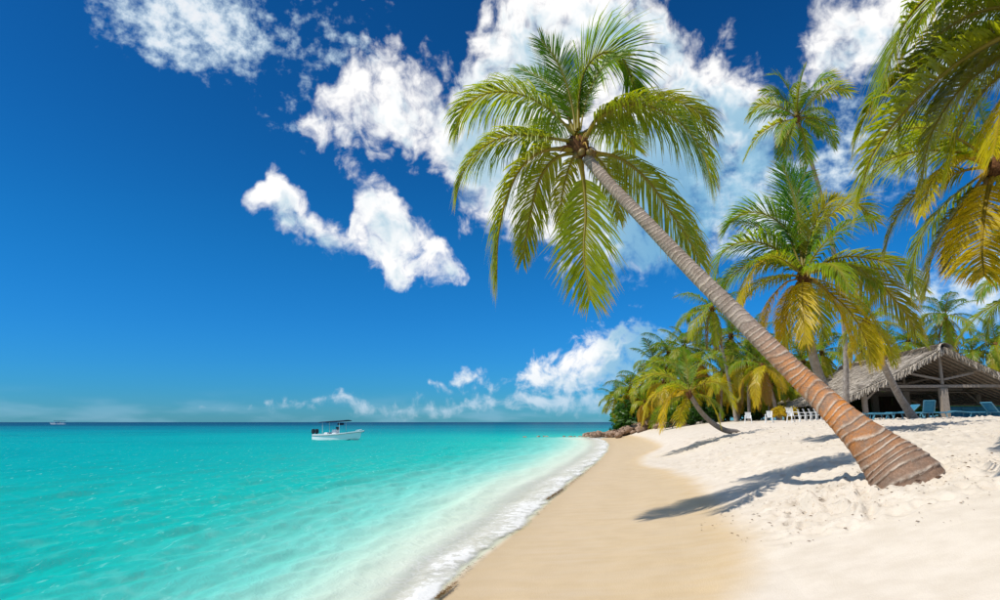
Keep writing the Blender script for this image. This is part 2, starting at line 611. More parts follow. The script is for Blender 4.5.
m, nt, out = new_mat('sea_water')
pos = nt.new('ShaderNodeTexCoord').outputs['Object']
dep = nt.attr('depth')
sh = nt.attr('shore')
patch = nt.noise(nt.vm('MULTIPLY', pos, (0.10, 0.16, 1.0)), 0.55, 5.0, 0.55, 0.4)
patch2 = nt.noise(nt.vm('MULTIPLY', pos, (0.012, 0.03, 1.0)), 1.0, 5.0, 0.6, 0.4)
depv = nt.m('ADD', dep, nt.m('MULTIPLY', dep, nt.m('MULTIPLY_ADD', patch, 0.45, -0.22)))
dn = nt.m('DIVIDE', nt.m('LOGARITHM', nt.m('MAXIMUM', depv, 0.01), 2.718), 3.5)     # log scale of depth
# 0.05m -> -.86, .3 -> -.34, 1 -> 0, 3 -> .31, 10 -> .66, 30 -> .97
fac = nt.m('MULTIPLY_ADD', dn, 0.5, 0.5)
wcol = nt.ramp(fac, [(0.06, (0.68, 0.66, 0.52)), (0.24, (0.50, 0.66, 0.53)), (0.36, (0.17, 0.56, 0.47)),
                     (0.46, (0.004, 0.405, 0.345)), (0.55, (0.001, 0.31, 0.305)), (0.66, (0.001, 0.17, 0.235)),
                     (0.80, (0.002, 0.085, 0.15)), (0.93, (0.001, 0.035, 0.105))])
# seagrass beds on the bottom
grass_f = nt.m('MULTIPLY', nt.ss(patch2, 0.52, 0.66), nt.ss(dep, 1.25, 1.9, 0.0, 0.55))
wcol = nt.mix(grass_f, wcol, (0.004, 0.10, 0.15))
# broad dark streaks far out where weed covers the bottom
wcol = nt.mix(nt.m('MULTIPLY', nt.ss(nt.noise(nt.vm('MULTIPLY', pos, (0.010, 0.06, 0.0)), 1.0, 4.0, 0.6), 0.56, 0.68, 0.0, 0.45), nt.ss(dep, 1.6, 2.2)), wcol, (0.002, 0.07, 0.12))
# caustic light of the ripples painted into the water colour, then foam
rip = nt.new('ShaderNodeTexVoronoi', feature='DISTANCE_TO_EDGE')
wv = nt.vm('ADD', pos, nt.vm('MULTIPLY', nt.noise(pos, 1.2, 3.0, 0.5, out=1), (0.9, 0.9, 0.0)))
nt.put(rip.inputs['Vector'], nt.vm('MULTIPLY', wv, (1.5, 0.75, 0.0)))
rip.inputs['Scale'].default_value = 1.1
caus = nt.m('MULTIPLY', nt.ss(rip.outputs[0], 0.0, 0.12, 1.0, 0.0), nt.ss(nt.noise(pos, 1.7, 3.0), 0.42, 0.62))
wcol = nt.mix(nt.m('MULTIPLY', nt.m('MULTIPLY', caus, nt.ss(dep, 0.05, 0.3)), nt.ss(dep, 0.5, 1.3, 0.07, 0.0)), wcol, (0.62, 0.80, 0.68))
fn = nt.noise(nt.vm('MULTIPLY', pos, (1.0, 1.0, 0.0)), 5.0, 8.0, 0.70, 0.3)
fn2 = nt.noise(nt.vm('MULTIPLY', pos, (1.0, .55, 0.0)), 0.9, 6.0, 0.62, 0.8)
lace = nt.new('ShaderNodeTexVoronoi', feature='DISTANCE_TO_EDGE')
nt.put(lace.inputs['Vector'], nt.vm('ADD', pos, nt.vm('SCALE', nt.noise(pos, 4.0, 3.0, 0.6, out=1), None)))
lace.inputs['Vector'].links[0].from_node.inputs[1].links[0].from_node.inputs['Scale'].default_value = 0.35
lace.inputs['Scale'].default_value = 5.0
lacef = nt.ss(lace.outputs[0], 0.0, 0.14, 0.9, 0.0)
# more foam the nearer the edge; patches farther out
edge = nt.ss(sh, -1.5, -0.10)
foam_t = nt.m('ADD', nt.m('MULTIPLY', edge, 0.60), nt.m('MULTIPLY_ADD', fn2, 0.9, -0.45))
foam = nt.ss(nt.m('ADD', foam_t, nt.m('MULTIPLY_ADD', fn, 1.1, -0.55)), 0.34, 0.66, 0.0, 0.9)
foam = nt.m('MAXIMUM', foam, nt.m('MULTIPLY', lacef, nt.ss(nt.m('ADD', foam_t, nt.m('MULTIPLY_ADD', fn, .5, -.25)), 0.06, 0.40, 0.0, 0.75)))
rim = nt.m('MULTIPLY', nt.ss(sh, -0.30, -0.08), nt.ss(fn, 0.38, 0.60))
foam = nt.m('MAXIMUM', foam, nt.m('MULTIPLY', rim, 0.9))
foam = nt.m('MULTIPLY', foam, nt.ss(sh, -3.2, -1.2))
# stirred-up sand clouds the shallows
milky = nt.m('MULTIPLY', nt.ss(sh, -3.4, -0.3, 0.0, 0.62), nt.ss(fn2, 0.20, 0.55, 0.55, 1.0))
wcol = nt.mix(milky, wcol, nt.mix(nt.ss(sh, -2.6, -0.4), (0.62, 0.72, 0.56), (0.70, 0.67, 0.58)))
# ripple glints painted into the colour as short dashes along the shore
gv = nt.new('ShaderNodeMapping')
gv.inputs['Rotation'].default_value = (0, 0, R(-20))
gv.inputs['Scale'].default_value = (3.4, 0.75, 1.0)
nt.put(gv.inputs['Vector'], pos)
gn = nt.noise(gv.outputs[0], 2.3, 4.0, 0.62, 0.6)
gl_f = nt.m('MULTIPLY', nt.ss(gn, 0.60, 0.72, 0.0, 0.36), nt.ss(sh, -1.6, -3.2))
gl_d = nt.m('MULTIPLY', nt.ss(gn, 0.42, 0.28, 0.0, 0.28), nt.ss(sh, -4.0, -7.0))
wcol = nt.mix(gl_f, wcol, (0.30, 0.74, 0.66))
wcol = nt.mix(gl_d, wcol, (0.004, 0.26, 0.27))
wcol = nt.mix(foam, wcol, (0.78, 0.78, 0.76))
h1 = nt.noise(nt.vm('MULTIPLY', pos, (1.0, 0.7, 0.0)), 3.4, 6.0, 0.66, 0.5)
h2 = nt.noise(nt.vm('MULTIPLY', pos, (0.35, 0.22, 0.0)), 1.0, 3.0, 0.5)
hh = nt.m('ADD', nt.m('ADD', h1, nt.m('MULTIPLY', h2, 1.2)), nt.m('MULTIPLY', foam, 0.25))
bmp = nt.bump(hh, 0.5, 0.16)
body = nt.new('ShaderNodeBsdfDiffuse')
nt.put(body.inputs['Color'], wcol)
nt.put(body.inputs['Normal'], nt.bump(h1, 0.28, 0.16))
clear = nt.new('ShaderNodeBsdfTransparent')
clear.inputs[0].default_value = (0.93, 0.97, 0.95, 1)
op = nt.m('MAXIMUM', nt.ss(dep, 0.0, 0.13, 0.10, 1.0), nt.m('MAXIMUM', foam, milky))
op = nt.m('MULTIPLY', op, nt.ss(sh, -0.16, 0.02, 1.0, 0.0))
mx = nt.new('ShaderNodeMixShader')
nt.put(mx.inputs[0], op)
nt.l.new(clear.outputs[0], mx.inputs[1])
nt.l.new(body.outputs[0], mx.inputs[2])
gl = nt.new('ShaderNodeBsdfGlossy')
gl.inputs['Roughness'].default_value = 0.09
gl.inputs['Color'].default_value = (1, 1, 1, 1)
nt.put(gl.inputs['Normal'], bmp)
fr = nt.new('ShaderNodeFresnel')
fr.inputs[0].default_value = 1.33
nt.put(fr.inputs['Normal'], bmp)
ff = nt.m('MULTIPLY', nt.m('MINIMUM', fr.outputs[0], 0.30), nt.m('MULTIPLY_ADD', foam, -0.40, 0.42))
ff = nt.m('MULTIPLY', ff, nt.ss(sh, -0.10, 0.02, 1.0, 0.0))
mx2 = nt.new('ShaderNodeMixShader')
nt.put(mx2.inputs[0], ff)
nt.l.new(mx.outputs[0], mx2.inputs[1])
nt.l.new(gl.outputs[0], mx2.inputs[2])
nt.l.new(mx2.outputs[0], out.inputs[0])
M_SEA = m
tag(obj('sea', wme, M_SEA), kind='structure')

# ------------------------------------------------------------------ common materials
def simple_mat(name, c1, c2=None, scale=6.0, rough=0.7, spec=0.3, bump=0.0, stretch=(1, 1, 1)):
    m, nt, out = new_mat(name)
    p = nt.new('ShaderNodeTexCoord').outputs['Object']
    n = nt.noise(nt.vm('MULTIPLY', p, stretch), scale, 5.0, 0.6)
    c = nt.mix(nt.ss(n, 0.3, 0.7), c1, c2 or tuple(x * 0.8 for x in c1))
    principled(nt, out, c, rough, spec, nt.bump(n, bump, 0.05) if bump else None)
    return m


def leaf_mat(name):
    """colour comes from the object (its own green), tips and edges age to straw"""
    m, nt, out = new_mat(name)
    oi = nt.new('ShaderNodeObjectInfo')
    pos = nt.new('ShaderNodeTexCoord').outputs['Object']
    n = nt.noise(pos, 7.0, 3.0, 0.6)
    tip = nt.attr('age')
    c = nt.mix(nt.ss(n, 0.25, 0.75, 0.0, 0.25), oi.outputs['Color'], (0.02, 0.08, 0.004))
    tipf = nt.ss(nt.m('ADD', tip, nt.m('MULTIPLY_ADD', n, .6, -.3)), 0.45, 1.05, 0.0, 0.85)
    c = nt.mix(tipf, c, (0.50, 0.28, 0.018))
    c = nt.mix(nt.attr('midrib'), c, (0.36, 0.26, 0.04))
    p = principled(nt, None, c, 0.42, 0.45)
    tr = nt.new('ShaderNodeBsdfTranslucent')
    nt.put(tr.inputs[0], nt.mix(1.0, c, (2.0, 1.75, 0.5), 'MULTIPLY'))
    mx = nt.new('ShaderNodeMixShader')
    mx.inputs[0].default_value = 0.48
    nt.l.new(p.outputs[0], mx.inputs[1])
    nt.l.new(tr.outputs[0], mx.inputs[2])
    nt.l.new(mx.outputs[0], out.inputs[0])
    return m


M_LEAF = leaf_mat('palm_leaf')


def trunk_mat(name, bark, bark2, scar, rust=None):
    m, nt, out = new_mat(name)
    pos = nt.new('ShaderNodeTexCoord').outputs['Object']
    ph = nt.attr('ring')
    t = nt.attr('along')
    fine = nt.noise(pos, 26.0, 6.0, 0.7)
    big = nt.noise(pos, 3.2, 5.0, 0.65)
    c = nt.mix(nt.ss(nt.m('ADD', fine, big), 0.75, 1.3), bark, bark2)
    if rust:
        side = nt.m('MULTIPLY', nt.ss(t, 0.05, 0.16, 0.35, 1.0), nt.ss(t, 0.27, 0.48, 1.0, 0.0))
        side = nt.m('MULTIPLY', side, nt.ss(nt.m('ADD', big, nt.m('MULTIPLY', fine, .5)), 0.52, 0.95, 0.15, 1.0))
        c = nt.mix(side, c, rust)
        low = nt.ss(t, 0.11, 0.22, 0.60, 0.0)
        c = nt.mix(nt.m('MULTIPLY', low, nt.ss(fine, .3, .6)), c, (0.10, 0.065, 0.042))
    phn = nt.m('ADD', ph, nt.m('MULTIPLY_ADD', nt.noise(pos, 11.0, 4.0, .65), .30, -.15))
    lip = nt.m('MULTIPLY', nt.ss(phn, 0.0, 0.07), nt.ss(phn, 0.12, 0.42, 1.0, 0.0))
    lip = nt.m('MULTIPLY', lip, nt.ss(nt.m('ADD', nt.noise(pos, 5.0, 4.0, .6), nt.m('MULTIPLY', fine, .3)), 0.44, 0.80, 0.08, 0.95))
    c = nt.mix(lip, c, scar)
    crack = nt.ss(ph, 0.90, 1.0, 0.0, 0.55)
    c = nt.mix(crack, c, tuple(x * 0.35 for x in bark))
    fib = nt.noise(nt.vm('MULTIPLY', pos, (1, 1, 1)), 70.0, 3.0, 0.7)
    c = nt.mix(nt.ss(fib, 0.5, 0.75, 0.0, 0.45), c, tuple(x * 0.45 for x in bark))
    h = nt.m('ADD', nt.m('MULTIPLY', fine, 0.8), nt.m('MULTIPLY', lip, 0.5))
    principled(nt, out, c, 0.85, 0.15, nt.bump(h, 0.8, 0.03))
    return m


M_TRUNK_HERO = trunk_mat('ringed_palm_bark', (0.25, 0.19, 0.15), (0.40, 0.325, 0.275), (0.60, 0.50, 0.40), (0.60, 0.215, 0.038))
M_TRUNK = trunk_mat('grey_palm_bark', (0.22, 0.18, 0.15), (0.36, 0.31, 0.27), (0.45, 0.40, 0.35))
M_FIBRE = simple_mat('palm_fibre', (0.16, 0.075, 0.030), (0.075, 0.032, 0.015), 18.0, 0.9, 0.1, 0.6)
M_ROOT = simple_mat('palm_roots', (0.17, 0.10, 0.065), (0.085, 0.05, 0.035), 22.0, 0.95, 0.05, 0.9)
M_STALK = simple_mat('palm_stalk', (0.42, 0.24, 0.05), (0.30, 0.19, 0.03), 8.0, 0.6, 0.3)
M_COCO = simple_mat('coconut_husk', (0.20, 0.14, 0.03), (0.13, 0.07, 0.02), 9.0, 0.5, 0.4)


# ------------------------------------------------------------------ palms
def catmull(pts, n):
    P = [np.array(p, float) for p in pts]
    P = [2 * P[0] - P[1]] + P + [2 * P[-1] - P[-2]]
    seg = len(P) - 3
    dens = []
    for i in range(seg):
        for k in range(12):
            t = k / 12
            a, b, c, d_ = P[i], P[i + 1], P[i + 2], P[i + 3]
            dens.append(0.5 * ((2 * b) + (c - a) * t + (2 * a - 5 * b + 4 * c - d_) * t * t + (3 * b - a - 3 * c + d_) * t ** 3))
    dens.append(P[-2])
    dens = np.array(dens)
    L = np.concatenate([[0], np.cumsum(np.linalg.norm(np.diff(dens, axis=0), axis=1))])
    s = np.linspace(0, L[-1], n)
    return np.stack([np.interp(s, L, dens[:, k]) for k in range(3)], 1), L[-1]


def unit(v):
    n = np.linalg.norm(v)
    return v / n if n > 1e-9 else v


def frond_mesh(name, ctrl, pairs=70, leaf=0.33, width=0.045, roll=0.0, droop=0.8, segs=3, seed=0, petiole=0.13, age=0.0, thick=0.011):
    """ctrl: 3-D control points of the midrib. leaf and width are fractions / metres of the midrib's length"""
    rg = np.random.default_rng(seed)
    N = 30
    C, L = catmull(ctrl, N)
    T = np.gradient(C, axis=0)
    T /= np.linalg.norm(T, axis=1)[:, None]
    h = C[-1] - C[0]
    h = h * np.array([1, 1, 0.0])
    if np.linalg.norm(h) < 1e-4:
        h = np.array([1.0, 0, 0])
    S0 = unit(np.cross(h, [0, 0, 1.0]))
    S = np.array([unit(S0 - T[i] * np.dot(S0, T[i])) for i in range(N)])
    Nn = np.cross(S, T)
    Nn = np.where((Nn[:, 2:3] < -0.95), Nn, Nn)
    cr, sr = math.cos(roll), math.sin(roll)
    S2 = S * cr + Nn * sr
    Nn = Nn * cr - S * sr
    S = S2
    V, Fc, AGE, RIB = [], [], [], []
    # midrib: four-sided, tapering
    for i in range(N):
        f = i / (N - 1)
        r = L * thick * (1.0 - 0.86 * f) * (1.7 if f < 0.05 else 1.0 + 0.5 * max(0, 0.2 - f) / .2)
        for (a, b) in ((1.25, 0), (0, .8), (-1.25, 0), (0, -.8)):
            V.append(C[i] + S[i] * r * a + Nn[i] * r * b)
            AGE.append(age + .15)
            RIB.append(0.75)
    for i in range(N - 1):
        for k in range(4):
            a, b = i * 4 + k, i * 4 + (k + 1) % 4
            Fc.append((a, b, b + 4, a + 4))
    down = np.array([0, 0, -1.0])
    for side in (1, -1):
        for j in range(pairs):
            f = petiole + (1 - petiole) * (j + 0.5 + 0.35 * (rg.random() - .5)) / pairs
            g = (f - petiole) / (1 - petiole)
            x = f * (N - 1)
            i = min(int(x), N - 2)
            w = x - i
            p = C[i] * (1 - w) + C[i + 1] * w
            t, s, nn = unit(T[i] * (1 - w) + T[i + 1] * w), unit(S[i] * (1 - w) + S[i + 1] * w), unit(Nn[i] * (1 - w) + Nn[i + 1] * w)
            ll = L * leaf * (0.45 + 0.55 * math.sin(min(1, g / 0.42) * math.pi / 2)) * (1 - 0.62 * max(0, (g - .45) / .55) ** 1.5) * (0.86 + 0.28 * rg.random())
            if rg.random() < 0.03:
                ll *= 0.5
            sweep = R(28 + 38 * g + 9 * (rg.random() - .5) * 2)
            dr = unit(s * side * math.cos(sweep) + t * math.sin(sweep) + nn * (0.20 - 0.12 * g + .16 * (rg.random() - .5)))
            dl = droop * (0.8 + 0.4 * rg.random()) * (1 - 0.35 * g)
            wv = unit(t - dr * np.dot(t, dr))
            tw = 0.5 * (rg.random() - .5)
            wv = unit(wv * math.cos(tw) + np.cross(dr, wv) * math.sin(tw))
            ww = L * width * (0.8 + 0.4 * rg.random()) * (1 - 0.35 * g) * 0.5
            b0 = len(V)
            q = p.copy()
            brk = rg.random() * 0.35
            for k in range(segs + 1):
                e = k / segs
                wid = ww * (0.55 if k == 0 else (1.0 - e ** 2.2))
                if k == segs:
                    V.append(q)
                    AGE.append(age + 0.55 + 0.28 * g + brk)
                    RIB.append(0.0)
                else:
                    V.append(q - wv * wid)
                    V.append(q + wv * wid)
                    AGE += [age + 0.55 * e * e + 0.28 * g * g + .2 * brk] * 2
                    RIB += [0.35 if k == 0 else 0.0] * 2
                    dd_ = unit(dr * (1 - min(.93, dl * (e + .5 / segs) * 1.05)) + down * dl * (e + .5 / segs) * 1.05)
                    q = q + dd_ * ll / segs
            for k in range(segs - 1):
                a = b0 + 2 * k
                Fc.append((a, a + 1, a + 3, a + 2))
            a = b0 + 2 * (segs - 1)
            Fc.append((a, a + 1, a + 2, a + 2))
    V = np.array(V)
    me = bpy.data.meshes.new(name)
    me.from_pydata(V.tolist(), [], [f if f[2] != f[3] else f[:3] for f in Fc])
    set_attr(me, 'age', AGE)
    set_attr(me, 'midrib', RIB)
    me.polygons.foreach_set('use_smooth', np.ones(len(me.polygons), dtype=bool))
    me.materials.append(M_LEAF)
    return me


def trunk_mesh(name, ctrl, radius, around=14, along=90, ring=0.16, depth=0.05, seed=0, mat=None):
    """radius: function of the share of the length from the base"""
    C, L = catmull(ctrl, along)
    T = np.gradient(C, axis=0)
    T /= np.linalg.norm(T, axis=1)[:, None]
    ref = np.array([0, 1.0, 0.0])
    V, RG, AL = [], [], []
    s = np.linspace(0, 1, along)
    th = np.arange(around) / around * 2 * math.pi
    for i in range(along):
        a = unit(np.cross(ref, T[i]))
        b = np.cross(T[i], a)
        r = radius(s[i])
        wob = 0.34 * np.sin(th + 1.2 + 1.2 * np.sin(s[i] * 19)) + 0.13 * np.sin(2 * th + 2.0 * np.sin(s[i] * 31)) + 0.05 * np.sin(4 * th + 3 * np.sin(s[i] * 47))
        sp = ring(s[i]) if callable(ring) else s[i] * L / ring
        ph = (sp + wob) % 1.0
        rr = r * (1 + depth * (0.9 - ph) * np.minimum(1, ph * 9)) * (1 + 0.018 * np.sin(3 * th + s[i] * 17 + seed))
        P = C[i] + np.outer(np.cos(th) * rr, a) + np.outer(np.sin(th) * rr, b)
        V.append(P)
        RG.append(ph)
        AL.append(np.full(around, s[i]))
    V = np.concatenate(V)
    idx = np.arange(along * around).reshape(along, around)
    nx = np.roll(idx, -1, axis=1)
    q = np.stack([idx[:-1], nx[:-1], nx[1:], idx[1:]], -1).reshape(-1, 4)
    me = mesh_from(name, V, q)
    set_attr(me, 'ring', np.concatenate(RG))
    set_attr(me, 'along', np.concatenate(AL))
    me.materials.append(mat or M_TRUNK)
    return me


def blob_mesh(name, rx, ry, rz, sub=2, amp=0.12, seed=0, freq=2.5):
    bm = bmesh.new()
    bmesh.ops.create_icosphere(bm, subdivisions=sub, radius=1.0)
    for v in bm.verts:
        n = mnoise.noise(v.co * freq + Vector((seed * 3.7, 1.3, seed)))
        v.co = Vector((v.co.x * rx, v.co.y * ry, v.co.z * rz)) * (1 + amp * n)
    me = bpy.data.meshes.new(name)
    bm.to_mesh(me)
    bm.free()
    me.polygons.foreach_set('use_smooth', np.ones(len(me.polygons), dtype=bool))
    return me


# frond shapes shared by the palms in the grove: midribs 1 m long, fanned by elevation
ELEV = [82, 68, 54, 40, 26, 12, -4, -22, -45, -68]
SHARED = {}


def arc_ctrl(elev, bend, seed):
    rg = np.random.default_rng(seed)
    p = np.array([0.0, 0, 0])
    pts = [p.copy()]
    a = R(elev)
    side = 0.12 * (rg.random() - .5)
    for k in range(6):
        p = p + np.array([math.cos(a), side * (k / 6), math.sin(a)]) / 6
        pts.append(p.copy())
        a -= R(bend) / 6 * (0.5 + k * 0.2)
        a = max(a, R(-86))
    return pts


for e in ELEV:
    for v in range(3):
        bend = (58 if e > 30 else 78 if e > -10 else 48) + 22 * v
        SHARED[(e, v)] = frond_mesh('frond_shape', arc_ctrl(e, bend, v * 7 + e + 100), pairs=62, leaf=0.34, width=0.022, roll=R((v - 1) * 14),
                                    droop=0.62 + 0.22 * v, segs=2, seed=e * 3 + v + 500, age=0.0, thick=0.010)

GREENS = [(0.040, 0.150, 0.006), (0.098, 0.225, 0.007), (0.195, 0.300, 0.007), (0.310, 0.350, 0.007)]
YELLOWS = [(0.50, 0.395, 0.008), (0.58, 0.40, 0.008), (0.44, 0.24, 0.015)]


def lerp3(a, b, t):
    return tuple(a[k] * (1 - t) + b[k] * t for k in range(3))


def frond_colour(elev, yellow, rg):
    """young upright leaves are deep green, old hanging ones go yellow then straw"""
    old = min(1, max(0, (60 - elev) / 110.0))
    k = old * yellow + 0.30 * (rg.random() - .5)
    if elev < -55 and rg.random() < .7:
        return (*lerp3((0.34, 0.20, 0.05), (0.20, 0.11, 0.04), rg.random()), 1.0)
    if k < 0.33:
        c = lerp3(GREENS[0], GREENS[2], max(0, k) / .33)
    elif k < 0.66:
        c = lerp3(GREENS[2], GREENS[3], (k - .33) / .33)
    else:
        c = lerp3(GREENS[3], YELLOWS[int(rg.integers(0, 3))], min(1, (k - .66) / .3))
    return (*c, 1.0)


SHEATH = [blob_mesh('sheath_shape', .26, .26, .42, 2, .5, k, 4.0) for k in range(2)]
NUT = blob_mesh('nut_shape', .115, .115, .145, 2, .08, 5)
for me_ in SHEATH:
    me_.materials.append(M_FIBRE)
NUT.materials.append(M_COCO)


def trunk_ctrl(base, top, sag):
    b, t = np.array(base), np.array(top)
    m_ = (b + t) / 2 + np.array(sag)
    q1 = b * .75 * .75 + 2 * .75 * .25 * m_ + t * .0625
    q2 = b * .25 + .5 * m_ + .25 * t
    q3 = b * .0625 + 2 * .25 * .75 * m_ + t * .5625
    return [b - np.array([0, 0, .35]), b, q1, q2, q3, t]


def generic_fronds(root, top, length, n, rg, yellow, up=0.0, skip=None, lo=-45):
    """a spiral of shared fronds round the growing point"""
    az0 = rg.random() * 360
    for k in range(n):
        f = (k + .5) / n
        e_ = 84 - (84 - lo) * f ** 0.9 + 8 * (rg.random() - .5)
        e = min(ELEV, key=lambda q: abs(q - e_))
        a = (az0 + k * 137.5 + 14 * (rg.random() - .5)) % 360
        if skip and skip(a, e):
            continue
        o = obj('frond', SHARED[(e, int(rg.integers(0, 3)))], None, root)
        o.location = (top[0], top[1], top[2])
        o.rotation_euler = (0, 0, R(a))
        sc = length * (0.82 + 0.3 * rg.random()) * (0.8 if e > 75 else 1.0)
        o.scale = (sc, sc, sc)
        o.color = frond_colour(e, yellow, rg)


def palm(name, label, base, top, length, n=18, r0=0.16, r1=0.09, sag=(0, 0, 0), yellow=0.8, seed=0, group=None, nuts=0, lo=-45, flare=0.5, skip=None, ring=0.17, cat='palm tree'):
    rg = np.random.default_rng(seed)
    base = Vector(base)
    root = bpy.data.objects.new(name, None)
    COL.objects.link(root)
    root.location = base
    root.empty_display_size = 0.3
    tag(root, label, cat, group)
    loc = Vector(top) - base
    ct = trunk_ctrl((0, 0, 0), tuple(loc), sag)
    obj('trunk', trunk_mesh('trunk', ct, lambda s: r0 + (r1 - r0) * s ** .7 + r0 * flare * math.exp(-(s / .06) ** 1.2), 12, 80, ring, 0.06, seed), None, root)
    sh = obj('leaf_sheath', SHEATH[seed % 2], None, root, loc - Vector((0, 0, .05)))
    k = max(.5, length / 4.2)
    sh.scale = (k, k, k)
    for j in range(nuts):
        a = j * 2.4
        o = obj('coconut', NUT, None, root, loc + Vector((.26 * math.cos(a), .26 * math.sin(a), -.26 - .12 * (j % 3))) * k)
        o.scale = (k, k, k)
    generic_fronds(root, tuple(loc), length, n, rg, yellow, skip=skip, lo=lo)
    return root, loc


def px_frond(root, D, pts, tipd, seed, col, pairs=80, leaf=0.33, width=0.017, roll=0.0, droop=0.8, segs=3, age=0.0, midd=None, shrink=.92):
    """a frond traced in the photograph: depth runs from the crown's own to crown + tipd (metres) at the tip"""
    n = len(pts)
    W3 = []
    u0_, v0_ = pts[0]
    for k, (u, v) in enumerate(pts):
        f = k / (n - 1)
        u, v = u0_ + (u - u0_) * shrink, v0_ + (v - v0_) * shrink
        dpt = D + tipd * (f ** 1.2) + (midd or 0) * math.sin(f * math.pi)
        W3.append(np.array(at(u, v, dpt)) - np.array(root.location))
    o = obj('frond', frond_mesh('frond', W3, pairs, leaf, width, roll, droop, segs, seed, age=age), None, root)
    o.color = (*col, 1.0)
    return o


# ---- the great leaning palm
P1D = 13.0                                # from where the crown's shadow falls on the sand
P1_TOP = at(580, 148, P1D)
root1 = bpy.data.objects.new('leaning_palm', None)
COL.objects.link(root1)
root1.location = P1_BASE
tag(root1, 'big coconut palm leaning far out over the sand, orange worn rings on its trunk', 'palm tree')
path = [(922, 504), (906, 480), (878, 451), (846, 421), (815, 391), (770, 348), (733, 311), (690, 268), (646, 222), (612, 187), (587, 158)]
D0 = P1_BASE.y
ctrl = []
for k, (u, v) in enumerate(path):
    f = max(0, (k - 1) / (len(path) - 2))
    p = at(u, v, D0 + (P1D - D0) * f)
    ctrl.append(np.array(p - P1_BASE))


def r_hero(s):
    return float(np.interp(s, [0, .02, .045, .07, .10, .13, .16, .20, .25, .34, .5, .75, 1], [.40, .50, .535, .49, .415, .345, .29, .245, .215, .185, .162, .130, .107]))


def ring_hero(s):
    # rings stand wide apart low down and close up towards the crown
    return float(np.interp(s, [0, .09, .3, .6, 1], [0, 8.5, 22, 45, 86]) + .22 * math.sin(s * 61) + .16 * math.sin(s * 143 + 1))


obj('trunk', trunk_mesh('trunk', ctrl, r_hero, 56, 620, ring_hero, 0.055, 1, M_TRUNK_HERO), None, root1)
rootm = blob_mesh('root_mass', .58, .52, .17, 4, .28, 8, 7.0)
ro_ = obj('root_mass', rootm, M_ROOT, root1, (.12, -.05, .05))
G0, G1, G2, G3 = GREENS
Y0, Y1, Y2 = YELLOWS
mixg = lambda t: lerp3(G2, Y0, t)
HERO = [
    # pts, depth at the tip, colour, roll, droop, leaf
    ([(576, 132), (572, 105), (564, 75), (552, 50), (538, 32)], .25, lerp3(G1, G2, .3), R(60), .28, .32),
    ([(578, 130), (579, 95), (586, 65), (604, 47), (626, 52), (641, 88)], .5, lerp3(G1, G2, .6), R(30), .55, .36),
    ([(580, 130), (588, 95), (602, 66), (622, 50), (634, 46)], -.4, lerp3(G1, G2, .4), R(-50), .5, .34),
    ([(574, 132), (560, 98), (540, 75), (516, 64)], 1.2, lerp3(G1, G2, .2), R(30), .4, .34),
    ([(575, 135), (545, 106), (512, 90), (480, 90), (456, 104), (445, 130)], .2, lerp3(G2, G3, .5), R(-10), .88, .34),
    ([(575, 142), (540, 137), (505, 135), (475, 148), (455, 172), (447, 197)], -.5, lerp3(G2, G3, .7), R(-12), .88, .32),
    ([(577, 150), (545, 150), (520, 165), (503, 195), (492, 240), (490, 290)], -.8, mixg(.30), R(-30), .8, .32),
    ([(577, 152), (552, 160), (535, 185), (526, 222), (518, 268)], .9, mixg(.45), R(-35), .8, .28),
    ([(580, 160), (584, 185), (586, 220), (584, 262), (591, 312)], -.9, lerp3(G2, Y0, .25), R(10), .55, .34),
    ([(588, 152), (620, 158), (650, 180), (678, 218), (700, 252), (710, 272)], .9, mixg(.4), R(14), .85, .30),
    ([(584, 142), (600, 116), (640, 101), (682, 116), (710, 148), (722, 182)], -.7, mixg(.22), R(12), .95, .34),
    ([(584, 140), (602, 112), (638, 99), (676, 97), (706, 108), (724, 128)], .5, mixg(.40), R(8), .85, .28),
    ([(580, 135), (600, 125), (622, 130), (640, 150)], 2.0, lerp3(G2, G3, .5), R(10), .7, .34),
    ([(578, 135), (562, 122), (545, 125), (530, 140)], 2.0, lerp3(G1, G3, .5), R(-10), .7, .34),
    ([(582, 150), (600, 160), (618, 190), (622, 225)], 1.4, mixg(.5), R(10), .8, .30),
    ([(578, 148), (568, 170), (560, 205), (562, 235)], 1.2, mixg(.6), R(-10), .8, .28),
]
for k, (pts, td, c, ro, dp, lf) in enumerate(HERO):
    px_frond(root1, P1D, pts, td, 900 + k, c, 124, lf * 1.12, 0.0128, ro, dp * 1.12, 3, midd=.15)
top1 = P1_TOP - P1_BASE
ax1 = (Vector(ctrl[-1]) - Vector(ctrl[-3])).normalized()
shm = blob_mesh('leaf_sheath', .17, .17, .26, 3, .55, 2, 3.4)
o = obj('leaf_sheath', shm, M_FIBRE, root1, top1 + ax1 * .05)
o.rotation_euler = Vector((ax1.x, ax1.y, ax1.z)).to_track_quat('Z', 'Y').to_euler()
hr = np.random.default_rng(5)
for k in range(15):                     # dry stubs of fallen leaves and flower stalks round the crown
    a, b = hr.random() * 6.28, -.5 + 1.5 * hr.random()
    d0_ = np.array([math.cos(a) * math.cos(b), math.sin(a) * math.cos(b), math.sin(b)])
    p0 = np.array(top1) + d0_ * .12
    lng = .18 + .28 * hr.random()
    pts = [p0, p0 + d0_ * lng * .5 + np.array([0, 0, .03]), p0 + d0_ * lng * .9 - np.array([0, 0, .14 * hr.random() + .03])]
    obj('leaf_stub', trunk_mesh('leaf_stub', pts, lambda s: .020 * (1.1 - s) + .005, 6, 8, .1, 0.0), None, root1).data.materials[0] = M_FIBRE if k % 3 else M_STALK
